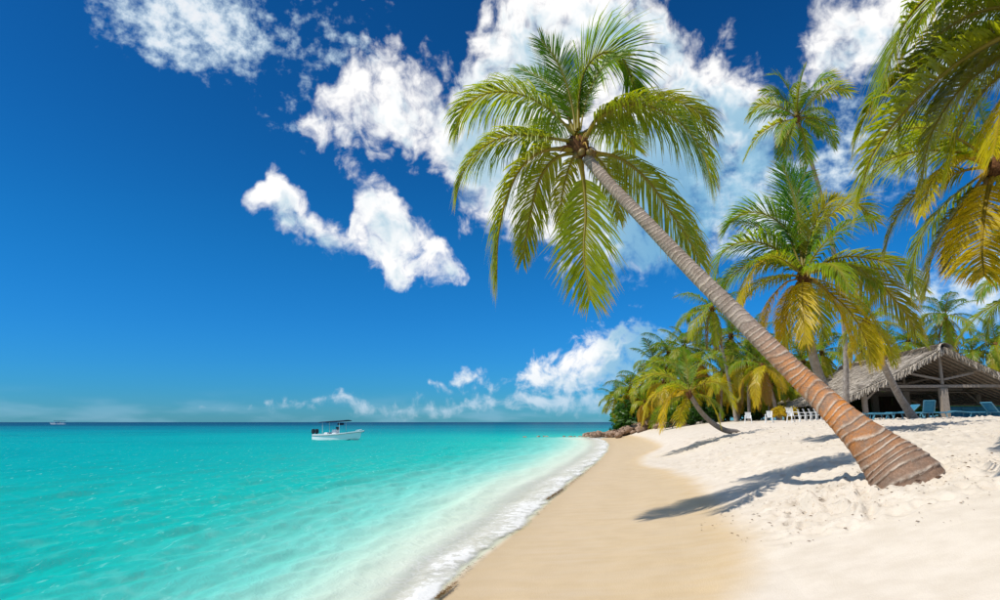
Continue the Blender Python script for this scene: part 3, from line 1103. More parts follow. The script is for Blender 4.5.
for k in range(6):
    a = k * 1.05
    o = obj('coconut', NUT, None, root1, top1 - ax1 * .16 + Vector((.17 * math.cos(a), .17 * math.sin(a), -.04)))
    o.scale = (.62, .62, .62)
    o.rotation_euler = (hr.random(), hr.random(), hr.random())

# ---- the palms drawn frond by frond
def traced_palm(name, label, crown_px, D, base, fronds, r0, r1, sag, seed, group=None, extra=6, elen=2.5, yellow=.8, width=.02, pairs=60, nuts=0, segs=3, flare=.5, shrink=.94):
    top = at(*crown_px, D)
    rt, loc = palm(name, label, base, top, elen, extra, r0, r1, sag, yellow, seed, group, nuts, flare=flare)
    for k, (pts, td, c, ro, dp, lf) in enumerate(fronds):
        px_frond(rt, D, pts, td, seed * 50 + k, c, pairs, lf, width, ro, dp, segs, midd=.3, shrink=shrink)
    return rt


def sand_at(x, y):
    return Vector((x, y, gz(x, y)))


# the lush palm whose crown stands behind the leaning trunk
D3 = 22.0
b3 = at(848, 419, 25.0)
b3.z = gz(b3.x, b3.y)
traced_palm('coconut_palm', 'coconut palm with yellow lower fronds, crown right of the leaning trunk', (803, 276), D3, b3, [
    ([(803, 268), (800, 225), (792, 190), (783, 166)], .6, G1, R(50), .30, .34),
    ([(803, 266), (797, 215), (800, 185), (806, 172)], 1.2, G0, R(-50), .30, .34),
    ([(800, 266), (784, 228), (760, 213), (738, 216), (724, 232)], .4, lerp3(G1, G2, .4), R(-15), .55, .36),
    ([(800, 268), (770, 246), (742, 242), (722, 254), (716, 276)], -.6, lerp3(G1, G2, .7), R(-15), .6, .36),
    ([(800, 270), (772, 260), (748, 265), (728, 280), (722, 302)], 1.0, G2, R(-15), .7, .36),
    ([(798, 270), (775, 259), (756, 267), (746, 285), (741, 305)], -1.4, lerp3(G3, Y0, .8), R(-30), .75, .30),
    ([(800, 278), (784, 284), (770, 302), (763, 330)], -.8, Y1, R(-25), .75, .30),
    ([(801, 280), (790, 292), (782, 312), (779, 338)], .6, Y1, R(-25), .75, .30),
    ([(806, 276), (820, 284), (836, 305), (848, 332), (856, 356)], -1.6, Y0, R(35), .62, .34),
    ([(806, 276), (826, 290), (850, 312), (866, 340), (872, 362)], -.6, lerp3(G3, Y0, .75), R(30), .7, .32),
    ([(808, 270), (838, 258), (868, 258), (900, 268), (922, 288)], -.4, lerp3(G2, G3, .8), R(20), .8, .32),
    ([(808, 272), (845, 270), (876, 282), (900, 306), (916, 330)], .8, lerp3(G2, Y2, .4), R(20), .8, .30),
    ([(805, 266), (816, 236), (834, 212), (856, 204), (874, 220)], .2, mixg(.35), R(25), .65, .34),
    ([(804, 266), (812, 230), (826, 205), (838, 196)], -.8, mixg(.5), R(25), .5, .34),
    ([(804, 280), (806, 300), (808, 325), (806, 350)], .5, mixg(.5), R(5), .6, .32),
], .20, .13, (-.9, 0, -.3), 3, extra=13, elen=3.2, yellow=1.0, width=.0145, pairs=88, nuts=5, shrink=1.0)

# the tall thin palm standing clear against the sky
D4 = 40.0
b4 = at(846, 420, 46.0)
b4.z = gz(b4.x, b4.y)
traced_palm('tall_coconut_palm', 'tall slender palm with a small crown high above the others', (797, 118), D4, b4, [
    ([(797, 116), (790, 92), (778, 74), (768, 72)], .5, lerp3(G1, G2, .4), R(20), .4, .36),
    ([(797, 116), (799, 90), (803, 72), (806, 64)], .5, lerp3(G1, G2, .6), R(40), .35, .36),
    ([(798, 116), (815, 98), (835, 87), (852, 90)], .8, lerp3(G2, G3, .4), R(20), .6, .36),
    ([(798, 118), (818, 119), (832, 128), (839, 144)], -.8, lerp3(G1, G2, .8), R(20), .7, .36),
    ([(796, 117), (778, 106), (758, 104), (744, 118)], .5, lerp3(G2, G3, .3), R(-20), .7, .36),
    ([(796, 119), (775, 124), (755, 138), (743, 158)], -.8, lerp3(G2, G3, .7), R(-20), .7, .36),
    ([(796, 120), (788, 132), (784, 150), (783, 168)], .5, G2, R(-20), .7, .36),
    ([(798, 120), (804, 136), (806, 150), (806, 166)], -1.0, lerp3(G1, G2, .5), R(20), .7, .36),
    ([(797, 116), (784, 98), (772, 90), (760, 90)], 1.5, lerp3(G1, G2, .4), R(-20), .6, .36),
    ([(797, 116), (810, 90), (822, 78), (834, 76)], 1.8, lerp3(G1, G2, .2), R(20), .6, .36),
], .19, .11, (2.0, 0, 0), 4, extra=10, elen=3.1, yellow=.35, width=.028, pairs=48, segs=2)

# the crown that comes in from beside the frame, trunk leaning in from the right
D5 = 11.5
b5 = Vector((14.2, 10.5, 0))
b5.z = gz(b5.x, b5.y)
traced_palm('coconut_palm', 'palm with dark drooping underside fronds, trunk rising out of view above the thatched roof', (996, 166), D5, b5, [
    ([(990, 164), (955, 152), (915, 152), (880, 165), (862, 192)], -.3, mixg(.15), R(-20), .75, .34),
    ([(990, 166), (960, 172), (925, 188), (898, 214), (884, 250)], .3, lerp3(G1, Y2, .35), R(-25), .8, .30),
    ([(990, 168), (970, 195), (948, 225), (932, 258), (926, 292)], -.5, lerp3(G0, Y2, .35), R(-40), .5, .34),
    ([(992, 170), (975, 200), (955, 235), (945, 270)], .7, lerp3(G0, Y2, .45), R(-30), .6, .30),
    ([(998, 168), (990, 185), (984, 215), (982, 248), (984, 276)], -1.5, Y0, R(10), .6, .34),
    ([(992, 160), (968, 130), (940, 120), (915, 132), (900, 165)], .9, mixg(.25), R(-20), .7, .34),
    ([(994, 160), (985, 125), (975, 95), (960, 75)], .5, G1, R(-30), .4, .34),
    ([(1000, 160), (1010, 130), (1030, 110), (1050, 120)], .2, G2, R(20), .6, .34),
    ([(990, 164), (965, 158), (945, 165), (930, 185), (922, 215)], -1.0, mixg(.75), R(-20), .85, .24),
    ([(1000, 168), (1012, 185), (1020, 215), (1024, 250)], .3, mixg(.5), R(20), .7, .34),
], .17, .11, (.8, 0, -.4), 5, extra=6, elen=2.6, yellow=.7, width=.0125, pairs=110, nuts=4, shrink=1.0)

D7 = 9.0
b7 = Vector((12.6, 6.4, 0))
b7.z = gz(b7.x, b7.y)
traced_palm('coconut_palm', 'palm whose long green fronds sweep down in front of the clouds, trunk out of view', (1050, 14), D7, b7, [
    ([(1046, 14), (1000, 8), (960, 22), (925, 52), (908, 92), (905, 122)], .5, mixg(.2), R(-20), .8, .30),
    ([(1046, 18), (1010, 50), (965, 85), (935, 130), (925, 178)], .6, mixg(.45), R(-25), .75, .30),
    ([(1046, 8), (1005, -20), (968, -18), (935, 5), (915, 40)], -.5, mixg(.15), R(-15), .8, .32),
    ([(1050, 10), (990, -22), (945, -12), (912, 18), (895, 58), (888, 84)], -.3, mixg(.10), R(-20), .7, .34),
    ([(1050, 14), (1000, 28), (958, 45), (910, 72), (876, 104), (862, 134)], .2, mixg(.15), R(-25), .8, .28),
    ([(1050, 18), (1005, 36), (955, 66), (910, 108), (878, 150), (866, 190)], -.5, mixg(.25), R(-35), .55, .32),
    ([(1054, 20), (1015, 62), (985, 90), (962, 125), (950, 172)], -.2, mixg(.35), R(-30), .7, .30),
    ([(1054, 22), (1025, 70), (1005, 105), (995, 150)], -.8, mixg(.7), R(-30), .7, .30),
    ([(1052, 8), (1000, -45), (960, -60), (915, -40)], .4, G2, R(-20), .6, .34),
    ([(1052, 12), (1010, -10), (975, 0), (948, 30), (935, 66)], .8, mixg(.2), R(-20), .75, .32),
    ([(1056, 12), (1020, 20), (985, 50), (965, 88)], 1.0, G3, R(-20), .8, .30),
], .17, .11, (.5, 0, -.3), 6, extra=6, elen=2.5, yellow=.6, width=.0115, pairs=120, shrink=1.03)

# ---- small palm bowing low over the sand
bp = ground_px(737, 433)
bp.z = gz(bp.x, bp.y)
D2 = bp.y - 3.0
traced_palm('bowing_palm', 'low young palm bowing over the sand with bright yellow green fronds', (689, 393), D2, bp, [
    ([(689, 391), (668, 387), (648, 399), (640, 424)], -.6, lerp3(G3, Y0, .75), R(-25), .7, .32),
    ([(689, 391), (675, 391), (664, 406), (660, 432)], -1.2, lerp3(G3, Y1, .8), R(-20), .7, .30),
    ([(688, 390), (664, 374), (642, 376), (628, 392)], .6, lerp3(G2, G3, .8), R(-20), .6, .34),
    ([(688, 390), (687, 365), (683, 345)], .4, lerp3(G1, G2, .6), R(40), .35, .36),
    ([(688, 390), (674, 364), (656, 358), (644, 364)], 1.0, lerp3(G1, G2, .8), R(-20), .55, .34),
    ([(690, 390), (700, 364), (714, 354), (726, 362)], .6, lerp3(G1, G2, .8), R(20), .5, .34),
    ([(690, 391), (708, 381), (726, 386), (737, 408)], -.3, lerp3(G3, Y0, .35), R(20), .65, .34),
    ([(691, 393), (706, 397), (716, 410), (722, 428)], -1.0, lerp3(G3, Y0, .6), R(20), .7, .30),
    ([(689, 392), (686, 402), (680, 414), (678, 428)], -1.5, lerp3(G3, Y0, .5), R(0), .6, .30),
], .17, .12, (-.4, -.2, -.9), 12, extra=4, elen=2.6, yellow=.6, width=.022, pairs=46, segs=2, flare=.6)

# ---- palm in front of the thatched roof, trunk leaning left
b6 = at(913, 416, 37.0)
b6.z = gz(b6.x, b6.y)
palm('coconut_palm', 'palm with bare grey trunk leaning left in front of the thatched roof', b6, at(866, 322, 34.0), 3.0, 13, .24, .13, (-.3, 0, -.2), .95, 13, flare=.7)

# ---- edge palm low on the right
b8 = Vector((30.0, 27.5, gz(30, 27.5)))
palm('coconut_palm', 'dark palm beside the pavilion whose fronds reach past the roof peak', b8, at(1030, 288, 26.0), 3.0, 16, .2, .12, (.5, 0, -.2), .5, 14)

# ---- the grove behind the beach
GROVE = [  # crown px, distance, base px x, frond length, yellow
    (616, 398, 92, 622, 3.4, .7), (630, 388, 88, 634, 3.6, .75), (643, 384, 85, 650, 3.8, .8), (655, 364, 82, 660, 4.0, .6), (669, 352, 80, 672, 4.2, .55),
    (684, 347, 76, 690, 4.2, .5), (664, 382, 74, 668, 3.6, .9), (700, 362, 72, 703, 3.8, .85), (712, 308, 60, 736, 3.9, .55), (731, 336, 74, 728, 4.4, .6),
    (747, 362, 62, 749, 3.6, .8), (757, 340, 80, 752, 4.6, .5), (763, 366, 57, 778, 3.4, .95), (783, 352, 72, 780, 4.2, .6), (722, 372, 66, 720, 3.4, 1.0),
    (803, 362, 68, 806, 3.8, .6), (822, 352, 74, 826, 4.2, .5), (862, 350, 78, 866, 4.2, .5), (888, 348, 80, 884, 4.2, .55), (908, 342, 84, 902, 4.4, .5),
    (945, 316, 74, 950, 4.4, .35), (972, 352, 82, 970, 4.2, .6), (996, 345, 80, 1002, 4.4, .55), (772, 385, 64, 768, 2.8, .5), (792, 388, 66, 790, 2.8, .7),
    (926, 352, 86, 928, 4.0, .45), (645, 402, 80, 643, 2.8, 1.0), (690, 385, 70, 694, 3.0, 1.0), (740, 388, 66, 738, 2.6, .8),
]
GROVE_LABELS = {
    1: 'second palm of the grove from the sea, standing over the rocks',
    2: 'yellowing palm over the rocks, third of the grove from the sea',
    3: 'green palm whose crown tops the seaward end of the grove, above the rocks',
    6: 'straw yellow palm just seaward of the bowing young palm',
    14: 'short straw yellow palm landward of the bowing young palm',
    12: 'yellow fronded palm with slanting trunk beside the yellow shrub',
    10: 'palm with straight slim trunk between the tall pale trunk and the slanting one',
    26: 'low straw coloured palm at the foot of the grove behind the rocks',
    4: 'green palm of the grove between its seaward top crown and the bowing young palm',
    5: 'green palm crown standing directly behind and above the bowing young palm',
    7: 'yellowing palm close on the seaward side of the tall pale trunk',
    9: 'green palm close on the landward side of the tall pale trunk',
    11: 'deep green high palm behind the straight slim trunk in the grove',
    13: 'green palm crown over the slanting trunk by the yellow shrub',
    15: 'green palm behind the close row of white chairs',
    16: 'green palm at the low far eave of the thatched roof, behind the leaning trunk',
    23: 'small shaded palm on the seaward side of the yellow shrub',
    24: 'small palm directly behind the yellow shrub',
    28: 'small palm at the foot of the tall pale trunk',
    17: 'green palm over the far end of the thatch, beside the trunk leaning left',
    27: 'low straw coloured palm right behind the bowing young palm',
}
for k, (u, v, D, bx, fl, yl) in enumerate(GROVE):
    b = at(bx, 415, D + 1.5)
    b.z = gz(b.x, b.y)
    top = at(u, v, D)
    right = u > 850
    if (u, v) == (712, 308):
        lab, grp = 'palm with a tall pale trunk rising over the bowing young palm', None
    elif (u, v) == (945, 316):
        lab, grp = 'deep green palm crown standing above the peak of the thatched roof', None
    elif u < 625:
        lab, grp = 'last palm of the grove above the rocks, next to the open sea', None
    elif right:
        lab, grp = 'green palm of the grove behind the thatched roof', 'grove palms behind the roof'
    else:
        lab, grp = 'palm of the dense grove between the rocks and the pavilion', 'grove palms left of the pavilion'
    lab = GROVE_LABELS.get(k, lab)
    grp = None if k in GROVE_LABELS else grp
    palm('coconut_palm', lab, b, top, fl, 17, .17, .11, ((b.x - top.x) * .12, 0, 0), yl * 1.28, 40 + k, grp, lo=-72)

# broadleaf bushes and trees that close the grove
def leaf_crown(name, n, seed, size):
    rg = np.random.default_rng(seed)
    V, Fc, AG = [], [], []
    clumps = [(rg.normal(size=3) * np.array([.42, .42, .32]), .28 + .22 * rg.random()) for _ in range(16)]
    for k in range(n):
        c, r = clumps[int(rg.integers(0, len(clumps)))]
        v = unit(rg.normal(size=3)) * r * (0.55 + .5 * rg.random() ** .5)
        p = c + v
        d1_ = unit(rg.normal(size=3) + np.array([0, 0, -.3]))
        d2_ = unit(np.cross(d1_, rg.normal(size=3)))
        s_ = size * (.6 + .8 * rg.random())
        b0 = len(V)
        V += [p - d1_ * s_, p + d2_ * s_ * .42, p + d1_ * s_, p - d2_ * s_ * .42]
        AG += [0.1, .1, .35 * rg.random(), .1]
        Fc.append((b0, b0 + 1, b0 + 2, b0 + 3))
    me = mesh_from(name, np.array(V), np.array(Fc), False)
    set_attr(me, 'age', AG)
    set_attr(me, 'midrib', np.zeros(len(V)))
    me.materials.append(M_LEAF)
    return me


CROWNS = [leaf_crown('crown_shape', 1700, 70 + k, .10) for k in range(3)]
M_STEM = simple_mat('bush_stem', (0.14, 0.10, 0.07), (0.08, 0.06, 0.04), 9.0, 0.9, 0.1)


def stem_shape(seed):
    rg = np.random.default_rng(seed)
    Vs, Fs = [], []
    for k in range(5):
        a = rg.random() * 6.28
        tip = np.array([.45 * math.cos(a), .45 * math.sin(a), .75 + .5 * rg.random()])
        C, L = catmull([np.array([0, 0, -.08]), np.array([.03 * math.cos(a), .03 * math.sin(a), .25]), tip * .6, tip], 8)
        for i in range(8):
            for q in range(5):
                t = q / 5 * 6.283
                r = .05 * (1 - i / 9)
                Vs.append(C[i] + np.array([math.cos(t) * r, math.sin(t) * r, 0]))
        o0 = k * 40
        for i in range(7):
            for q in range(5):
                a_, b_ = o0 + i * 5 + q, o0 + i * 5 + (q + 1) % 5
                Fs.append((a_, b_, b_ + 5, a_ + 5))
    me = mesh_from('stem_shape', np.array(Vs), np.array(Fs))
    me.materials.append(M_STEM)
    return me


STEMS = [stem_shape(90 + k) for k in range(2)]


def bush(name, label, base, w, h, col, seed, group=None, cat='bush'):
    rt = bpy.data.objects.new(name, None)
    COL.objects.link(rt)
    rt.location = base
    tag(rt, label, cat, group)
    c = obj('crown', CROWNS[seed % 3], None, rt, (0, 0, h * .50))
    c.scale = (w * .62, w * .62, h * .60)
    c.rotation_euler = (0, 0, seed * 1.7)
    c.color = (*col, 1)
    st = obj('stem', STEMS[seed % 2], None, rt)
    st.scale = (h * .5, h * .5, h * .6)
    st.rotation_euler = (0, 0, seed * 2.3)
    return rt


brg = np.random.default_rng(8)
k = 0
for D, step, hh, u0, u1 in [(68, 13, 2.6, 672, 860), (88, 12, 2.6, 622, 700), (86, 20, 4.8, 640, 1040), (98, 18, 7.0, 655, 1040)]:
    u = u0
    while u < u1:
        p = at(u, 415, D + 3 * brg.random())
        p.z = gz(p.x, p.y)
        g = lerp3((0.018, 0.070, 0.008), (0.060, 0.150, 0.012), brg.random())
        h = hh * (.75 + .5 * brg.random())
        right = u > 850
        bush('broadleaf_tree' if hh > 4 else 'bush',
             ('leafy green tree closing the view behind the pavilion' if right else 'leafy green tree closing the grove behind its palm trunks') if hh > 4 else 'low dark bush between the palm trunks of the grove',
             p, h * (.95 + .3 * brg.random()), h, g, k, ('trees behind the pavilion' if right else 'trees of the grove') if hh > 4 else 'bushes of the grove', 'tree' if hh > 4 else 'bush')
        u += step * (.8 + .4 * brg.random())
        k += 1
p = at(785, 416, 50)
p.z = gz(p.x, p.y)
bush('yellow_shrub', 'small yellow leaved shrub next to the white chairs', p, 1.5, 1.15, (0.46, 0.34, 0.012), 3, None, 'shrub')

# ------------------------------------------------------------------ thatched pavilion
def box(bm, c, s, rot=None):
    r = bmesh.ops.create_cube(bm, size=1.0)
    M_ = Matrix.Translation(c) @ (rot or Matrix.Identity(4)) @ Matrix.Diagonal((*s, 1))
    bmesh.ops.transform(bm, matrix=M_, verts=r['verts'])
    return r['verts']


def bar(bm, a, b, w, h=None, seg=0):
    a, b = Vector(a), Vector(b)
    d_ = b - a
    q = d_.to_track_quat('Z', 'Y').to_matrix().to_4x4()
    if seg:
        r = bmesh.ops.create_cone(bm, cap_ends=True, segments=seg, radius1=w / 2, radius2=w / 2 * .9, depth=d_.length)
        bmesh.ops.transform(bm, matrix=Matrix.Translation((a + b) / 2) @ q, verts=r['verts'])
    else:
        box(bm, (a + b) / 2, (w, h or w, d_.length), q)


def fin(name, bm, mat, parent=None, smooth=False, bevel=0.0):
    if bevel:
        bmesh.ops.bevel(bm, geom=list(bm.edges), offset=bevel, segments=2, affect='EDGES', clamp_overlap=True)
    bmesh.ops.recalc_face_normals(bm, faces=bm.faces)
    me = bpy.data.meshes.new(name)
    bm.to_mesh(me)
    bm.free()
    if smooth:
        me.polygons.foreach_set('use_smooth', np.ones(len(me.polygons), dtype=bool))
    return obj(name, me, mat, parent)


M_WOOD = simple_mat('weathered_timber', (0.34, 0.29, 0.24), (0.20, 0.165, 0.13), 5.0, 0.8, 0.2, 0.3, (6, 6, 1))
M_POLE = simple_mat('roof_pole', (0.42, 0.33, 0.25), (0.28, 0.21, 0.15), 5.0, 0.8, 0.2, 0.3)
M_SHADE_BOARD = simple_mat('interior_shade_boards', (0.07, 0.045, 0.03), (0.035, 0.025, 0.018), 4.0, 0.8, 0.2, 0.3, (5, 1, 1))
M_THATCH = simple_mat('dry_thatch', (0.42, 0.36, 0.29), (0.24, 0.195, 0.15), 7.0, 0.95, 0.05, 0.5)
M_STRAW, _nt, _out = new_mat('thatch_straw')
_c = _nt.ramp(_nt.attr('tone'), [(0.0, (0.13, 0.10, 0.075)), (0.4, (0.36, 0.31, 0.25)), (0.75, (0.54, 0.48, 0.40)), (1.0, (0.68, 0.61, 0.52))])
principled(_nt, _out, _c, 0.9, 0.08)

DP = 50.0
peak = at(940, 351, DP)
eave = at(846, 402, DP)
rd = math.atan2(0.127, 1.0)
pav = bpy.data.objects.new('pavilion', None)
COL.objects.link(pav)
GZ = gz(peak.x, peak.y)
pav.location = (peak.x, peak.y, GZ)
pav.rotation_euler = (0, 0, -rd)
tag(pav, 'open beach pavilion with a shaggy grey thatched gable roof on timber posts', 'pavilion')
HP, HE = peak.z - GZ, eave.z - GZ
HW = abs(eave.x - peak.x) * 1.02
LEN = 19.0
print('pavilion', HP, HE, HW, GZ)
slope = Vector((HW, 0, HE - HP))
prg = np.random.default_rng(17)
for sgn in (-1, 1):
    nu, nv = 60, 26
    V, Fc = [], []
    for side in (0, 1):
        for i in range(nu + 1):
            for j in range(nv + 1):
                y = -.55 + (LEN + 1.0) * i / nu
                f = j / nv
                sagz = .18 * math.sin(f * math.pi) * (1 if side == 0 else 1)
                n_ = mnoise.noise(Vector((y * .8, f * 6, sgn * 3.0)))
                zz = HP + (HE - HP) * f - sagz + (0.24 + .09 * n_ if side == 0 else 0.0)
                x = sgn * (HW * f)
                if j == nv:
                    zz -= .12 * prg.random()
                V.append((x, y + (.12 * prg.random() if i in (0, nu) else 0), zz))
    st = (nu + 1) * (nv + 1)
    for side in (0, 1):
        for i in range(nu):
            for j in range(nv):
                a = side * st + i * (nv + 1) + j
                Fc.append((a, a + 1, a + nv + 2, a + nv + 1))
    for i in range(nu):
        for j in (0, nv):
            a = i * (nv + 1) + j
            Fc.append((a, a + nv + 1, a + nv + 1 + st, a + st))
    for j in range(nv):
        for i in (0, nu):
            a = i * (nv + 1) + j
            Fc.append((a, a + 1, a + 1 + st, a + st))
    roof = obj('roof', mesh_from('roof', np.array(V), np.array(Fc), False), M_THATCH, pav)
    # hanging straw of the thatch
    n = 9000 if sgn < 0 else 4500
    V, Fc, TN = [], [], []
    for k in range(n):
        u_ = prg.random()
        if k < n * .16:                      # eave fringe
            y, f, hang = -.6 + (LEN + 1.1) * prg.random(), .97 + .05 * prg.random(), .55
        elif k < n * .34:                    # front verge fringe
            y, f, hang = -.78 + .4 * prg.random(), prg.random(), .45
        else:
            y, f, hang = -.6 + (LEN + 1.0) * prg.random() ** 1.3, prg.random(), .10
        zz = HP + (HE - HP) * f - .18 * math.sin(min(1, f) * math.pi) + .27 + .05 * prg.random()
        x = sgn * HW * f
        ln = .35 + .45 * prg.random()
        d_ = unit(np.array([sgn * slope.x, .9 * (prg.random() - .5), slope.z * (1.0 if hang < .2 else 1.2) - hang * (3.2 if hang > .2 else .3) + .5 * prg.random()]))
        if hang == .45:
            d_ = unit(np.array([sgn * .5 * prg.random(), -.25 + .4 * prg.random(), -1.0]))
            ln *= .75
            zz -= .05
        w_ = .030 + .035 * prg.random()
        wd3 = unit(np.cross(d_, np.array([.3 * (prg.random() - .5), .3 * (prg.random() - .5), 1.0])))
        p_ = np.array([x, y, zz])
        b0 = len(V)
        V += [p_ - wd3 * w_, p_ + wd3 * w_, p_ + d_ * ln + wd3 * w_ * .3, p_ + d_ * ln - wd3 * w_ * .3]
        TN += [prg.random() * .8, prg.random() * .8] + [.2 + prg.random() * .8] * 2
        Fc.append((b0, b0 + 1, b0 + 2, b0 + 3))
    me = mesh_from('thatch_straw', np.array(V), np.array(Fc), False)
    set_attr(me, 'tone', TN)
    tag(obj('thatch_straw', me, M_STRAW, roof), kind='stuff')
    # poles under the thatch
    for i in range(24):
        y = -.25 + LEN * i / 23
        bm = bmesh.new()
        o0 = Vector((sgn * .05, y, HP - .16))
        o1 = Vector((sgn * (HW - .1), y + .1 * (prg.random() - .5), HE - .12))
        mid_ = (o0 + o1) / 2 - Vector((0, 0, .17))
        bar(bm, o0, mid_, .11, seg=6)
        bar(bm, mid_, o1, .11, seg=6)
        fin('rafter', bm, M_POLE, pav)
    for f in (.3, .6, .88):
        bm = bmesh.new()
        zz = HP + (HE - HP) * f - .18 * math.sin(f * math.pi) - .22
        bar(bm, (sgn * HW * f, -.3, zz), (sgn * HW * f, LEN, zz), .13, seg=6)
        fin('purlin', bm, M_POLE, pav)
# ridge roll
C = [np.array([0, -.6 + (LEN + 1.1) * i / 20, HP + .16 + .06 * prg.random()]) for i in range(21)]
rm = trunk_mesh('ridge_roll', C, lambda s: .34, 12, 60, .3, .12, 3, M_THATCH)
rr = obj('ridge_roll', rm, None, pav)
V, Fc, TN = [], [], []
for k in range(2600):
    y = -.75 + (LEN + 1.2) * prg.random() ** 1.2
    a = (prg.random() - .5) * 3.0
    p_ = np.array([math.sin(a) * .36, y, HP + .18 + math.cos(a) * .36])
    d_ = unit(np.array([math.cos(a) * math.copysign(1, a), .8 * (prg.random() - .5) - (.6 if y < -.4 else 0), -abs(math.sin(a)) - .35]))
    ln, w_ = .3 + .4 * prg.random(), .03 + .03 * prg.random()
    wd3 = unit(np.cross(d_, np.array([.2, .3, 1.0])))
    b0 = len(V)
    V += [p_ - wd3 * w_, p_ + wd3 * w_, p_ + d_ * ln + wd3 * w_ * .3, p_ + d_ * ln - wd3 * w_ * .3]
    TN += [prg.random()] * 2 + [.3 + .7 * prg.random()] * 2
    Fc.append((b0, b0 + 1, b0 + 2, b0 + 3))
me = mesh_from('thatch_straw', np.array(V), np.array(Fc), False)
set_attr(me, 'tone', TN)
tag(obj('thatch_straw', me, M_STRAW, rr), kind='stuff')
HB = at(940, 386, DP).z - GZ             # tie beam
for y in (0.25, 6.3, 12.4, 18.4):
    for x in (-HW * .74, 0.0, HW * .74):
        bm = bmesh.new()
        w_ = .52 if x == 0 else .34
        bar(bm, (x, y, -.3), (x, y, HB - .14), w_, w_ * .9)
        fin('post', bm, M_WOOD, pav, bevel=.03)
    bm = bmesh.new()
    bar(bm, (-HW * .80, y, HB), (HW * .80, y, HB), .26, .22)
    fin('tie_beam', bm, M_WOOD, pav, bevel=.02)
    bm = bmesh.new()
    bar(bm, (0, y, HB + .14), (0, y, HP - .25), .20)
    fin('king_post', bm, M_WOOD, pav, bevel=.02)
    for sgn in (-1, 1):
        bm = bmesh.new()
        bar(bm, (sgn * .12, y, HB + .5), (sgn * HW * .30, y, HP + (HE - HP) * .30 - .5), .15)
        fin('brace', bm, M_WOOD, pav)
        bm = bmesh.new()
        bar(bm, (sgn * (HW * .74 - .1), y, HB - 1.0), (sgn * (HW * .74 - 1.0), y, HB - .14), .13)
        fin('brace', bm, M_WOOD, pav)
for x in (-HW * .74, HW * .74):
    bm = bmesh.new()
    bar(bm, (x, -.3, HB - .28), (x, LEN, HB - .28), .2)
    fin('plate_beam', bm, M_WOOD, pav, bevel=.02)
for i in range(34):                       # dark boards added across the back, standing in for interior shade
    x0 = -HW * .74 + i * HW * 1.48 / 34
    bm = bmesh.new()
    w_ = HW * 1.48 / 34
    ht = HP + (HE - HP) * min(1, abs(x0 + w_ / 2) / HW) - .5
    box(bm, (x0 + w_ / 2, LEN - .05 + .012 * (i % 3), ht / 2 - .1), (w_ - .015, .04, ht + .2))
    fin('interior_shade_board', bm, M_SHADE_BOARD, pav)

# bar inside
M_BLUE = simple_mat('blue_paint', (0.02, 0.18, 0.33), (0.03, 0.24, 0.40), 6.0, 0.5, 0.4)
M_TEAL = simple_mat('teal_canvas', (0.05, 0.27, 0.42), (0.09, 0.34, 0.48), 5.0, 0.7, 0.2)
M_GREENP = simple_mat('green_paint', (0.12, 0.42, 0.10), (0.08, 0.33, 0.08), 6.0, 0.5, 0.4)
M_WHITE = simple_mat('white_plastic', (0.80, 0.80, 0.78), (0.72, 0.72, 0.70), 5.0, 0.35, 0.5)
M_METAL = simple_mat('painted_metal', (0.70, 0.72, 0.72), (0.6, 0.62, 0.62), 5.0, 0.4, 0.5)
M_TEALM = simple_mat('teal_frame', (0.06, 0.22, 0.32), (0.10, 0.28, 0.38), 5.0, 0.45, 0.4)
M_BLACK = simple_mat('black_plastic', (0.015, 0.016, 0.02), (0.03, 0.03, 0.035), 5.0, 0.35, 0.5)


def empty(name, loc, rz, label, cat, group=None):
    o = bpy.data.objects.new(name, None)
    COL.objects.link(o)
    o.location = loc
    o.rotation_euler = (0, 0, rz)
    return tag(o, label, cat, group)


def on_sand(u, D):
    p = at(u, 416, D)
    p.z = gz(p.x, p.y)
    return p


bc = empty('bar_counter', on_sand(975, 55.0), -rd, 'blue bar counter with a green top under the thatched roof', 'bar counter')
bm = bmesh.new()
box(bm, (0, 0, .48), (4.6, .6, .98))
fin('cabinet', bm, M_BLUE, bc, bevel=.02)
bm = bmesh.new()
box(bm, (0, -.08, 1.005), (4.8, .85, .06))
fin('counter_top', bm, M_GREENP, bc, bevel=.01)
for x in (-1.7, -.57, .57, 1.7):
    bm = bmesh.new()
    box(bm, (x, -.318, .5), (.98, .03, .76))
    fin('panel', bm, M_TEAL, bc, bevel=.008)
bm = bmesh.new()
for x in (-2.2, 2.2):
    bar(bm, (x, .2, .9), (x, .2, 2.1), .08)
box(bm, (0, .2, 2.12), (4.7, .5, .06))
fin('shelf', bm, M_WOOD, bc)


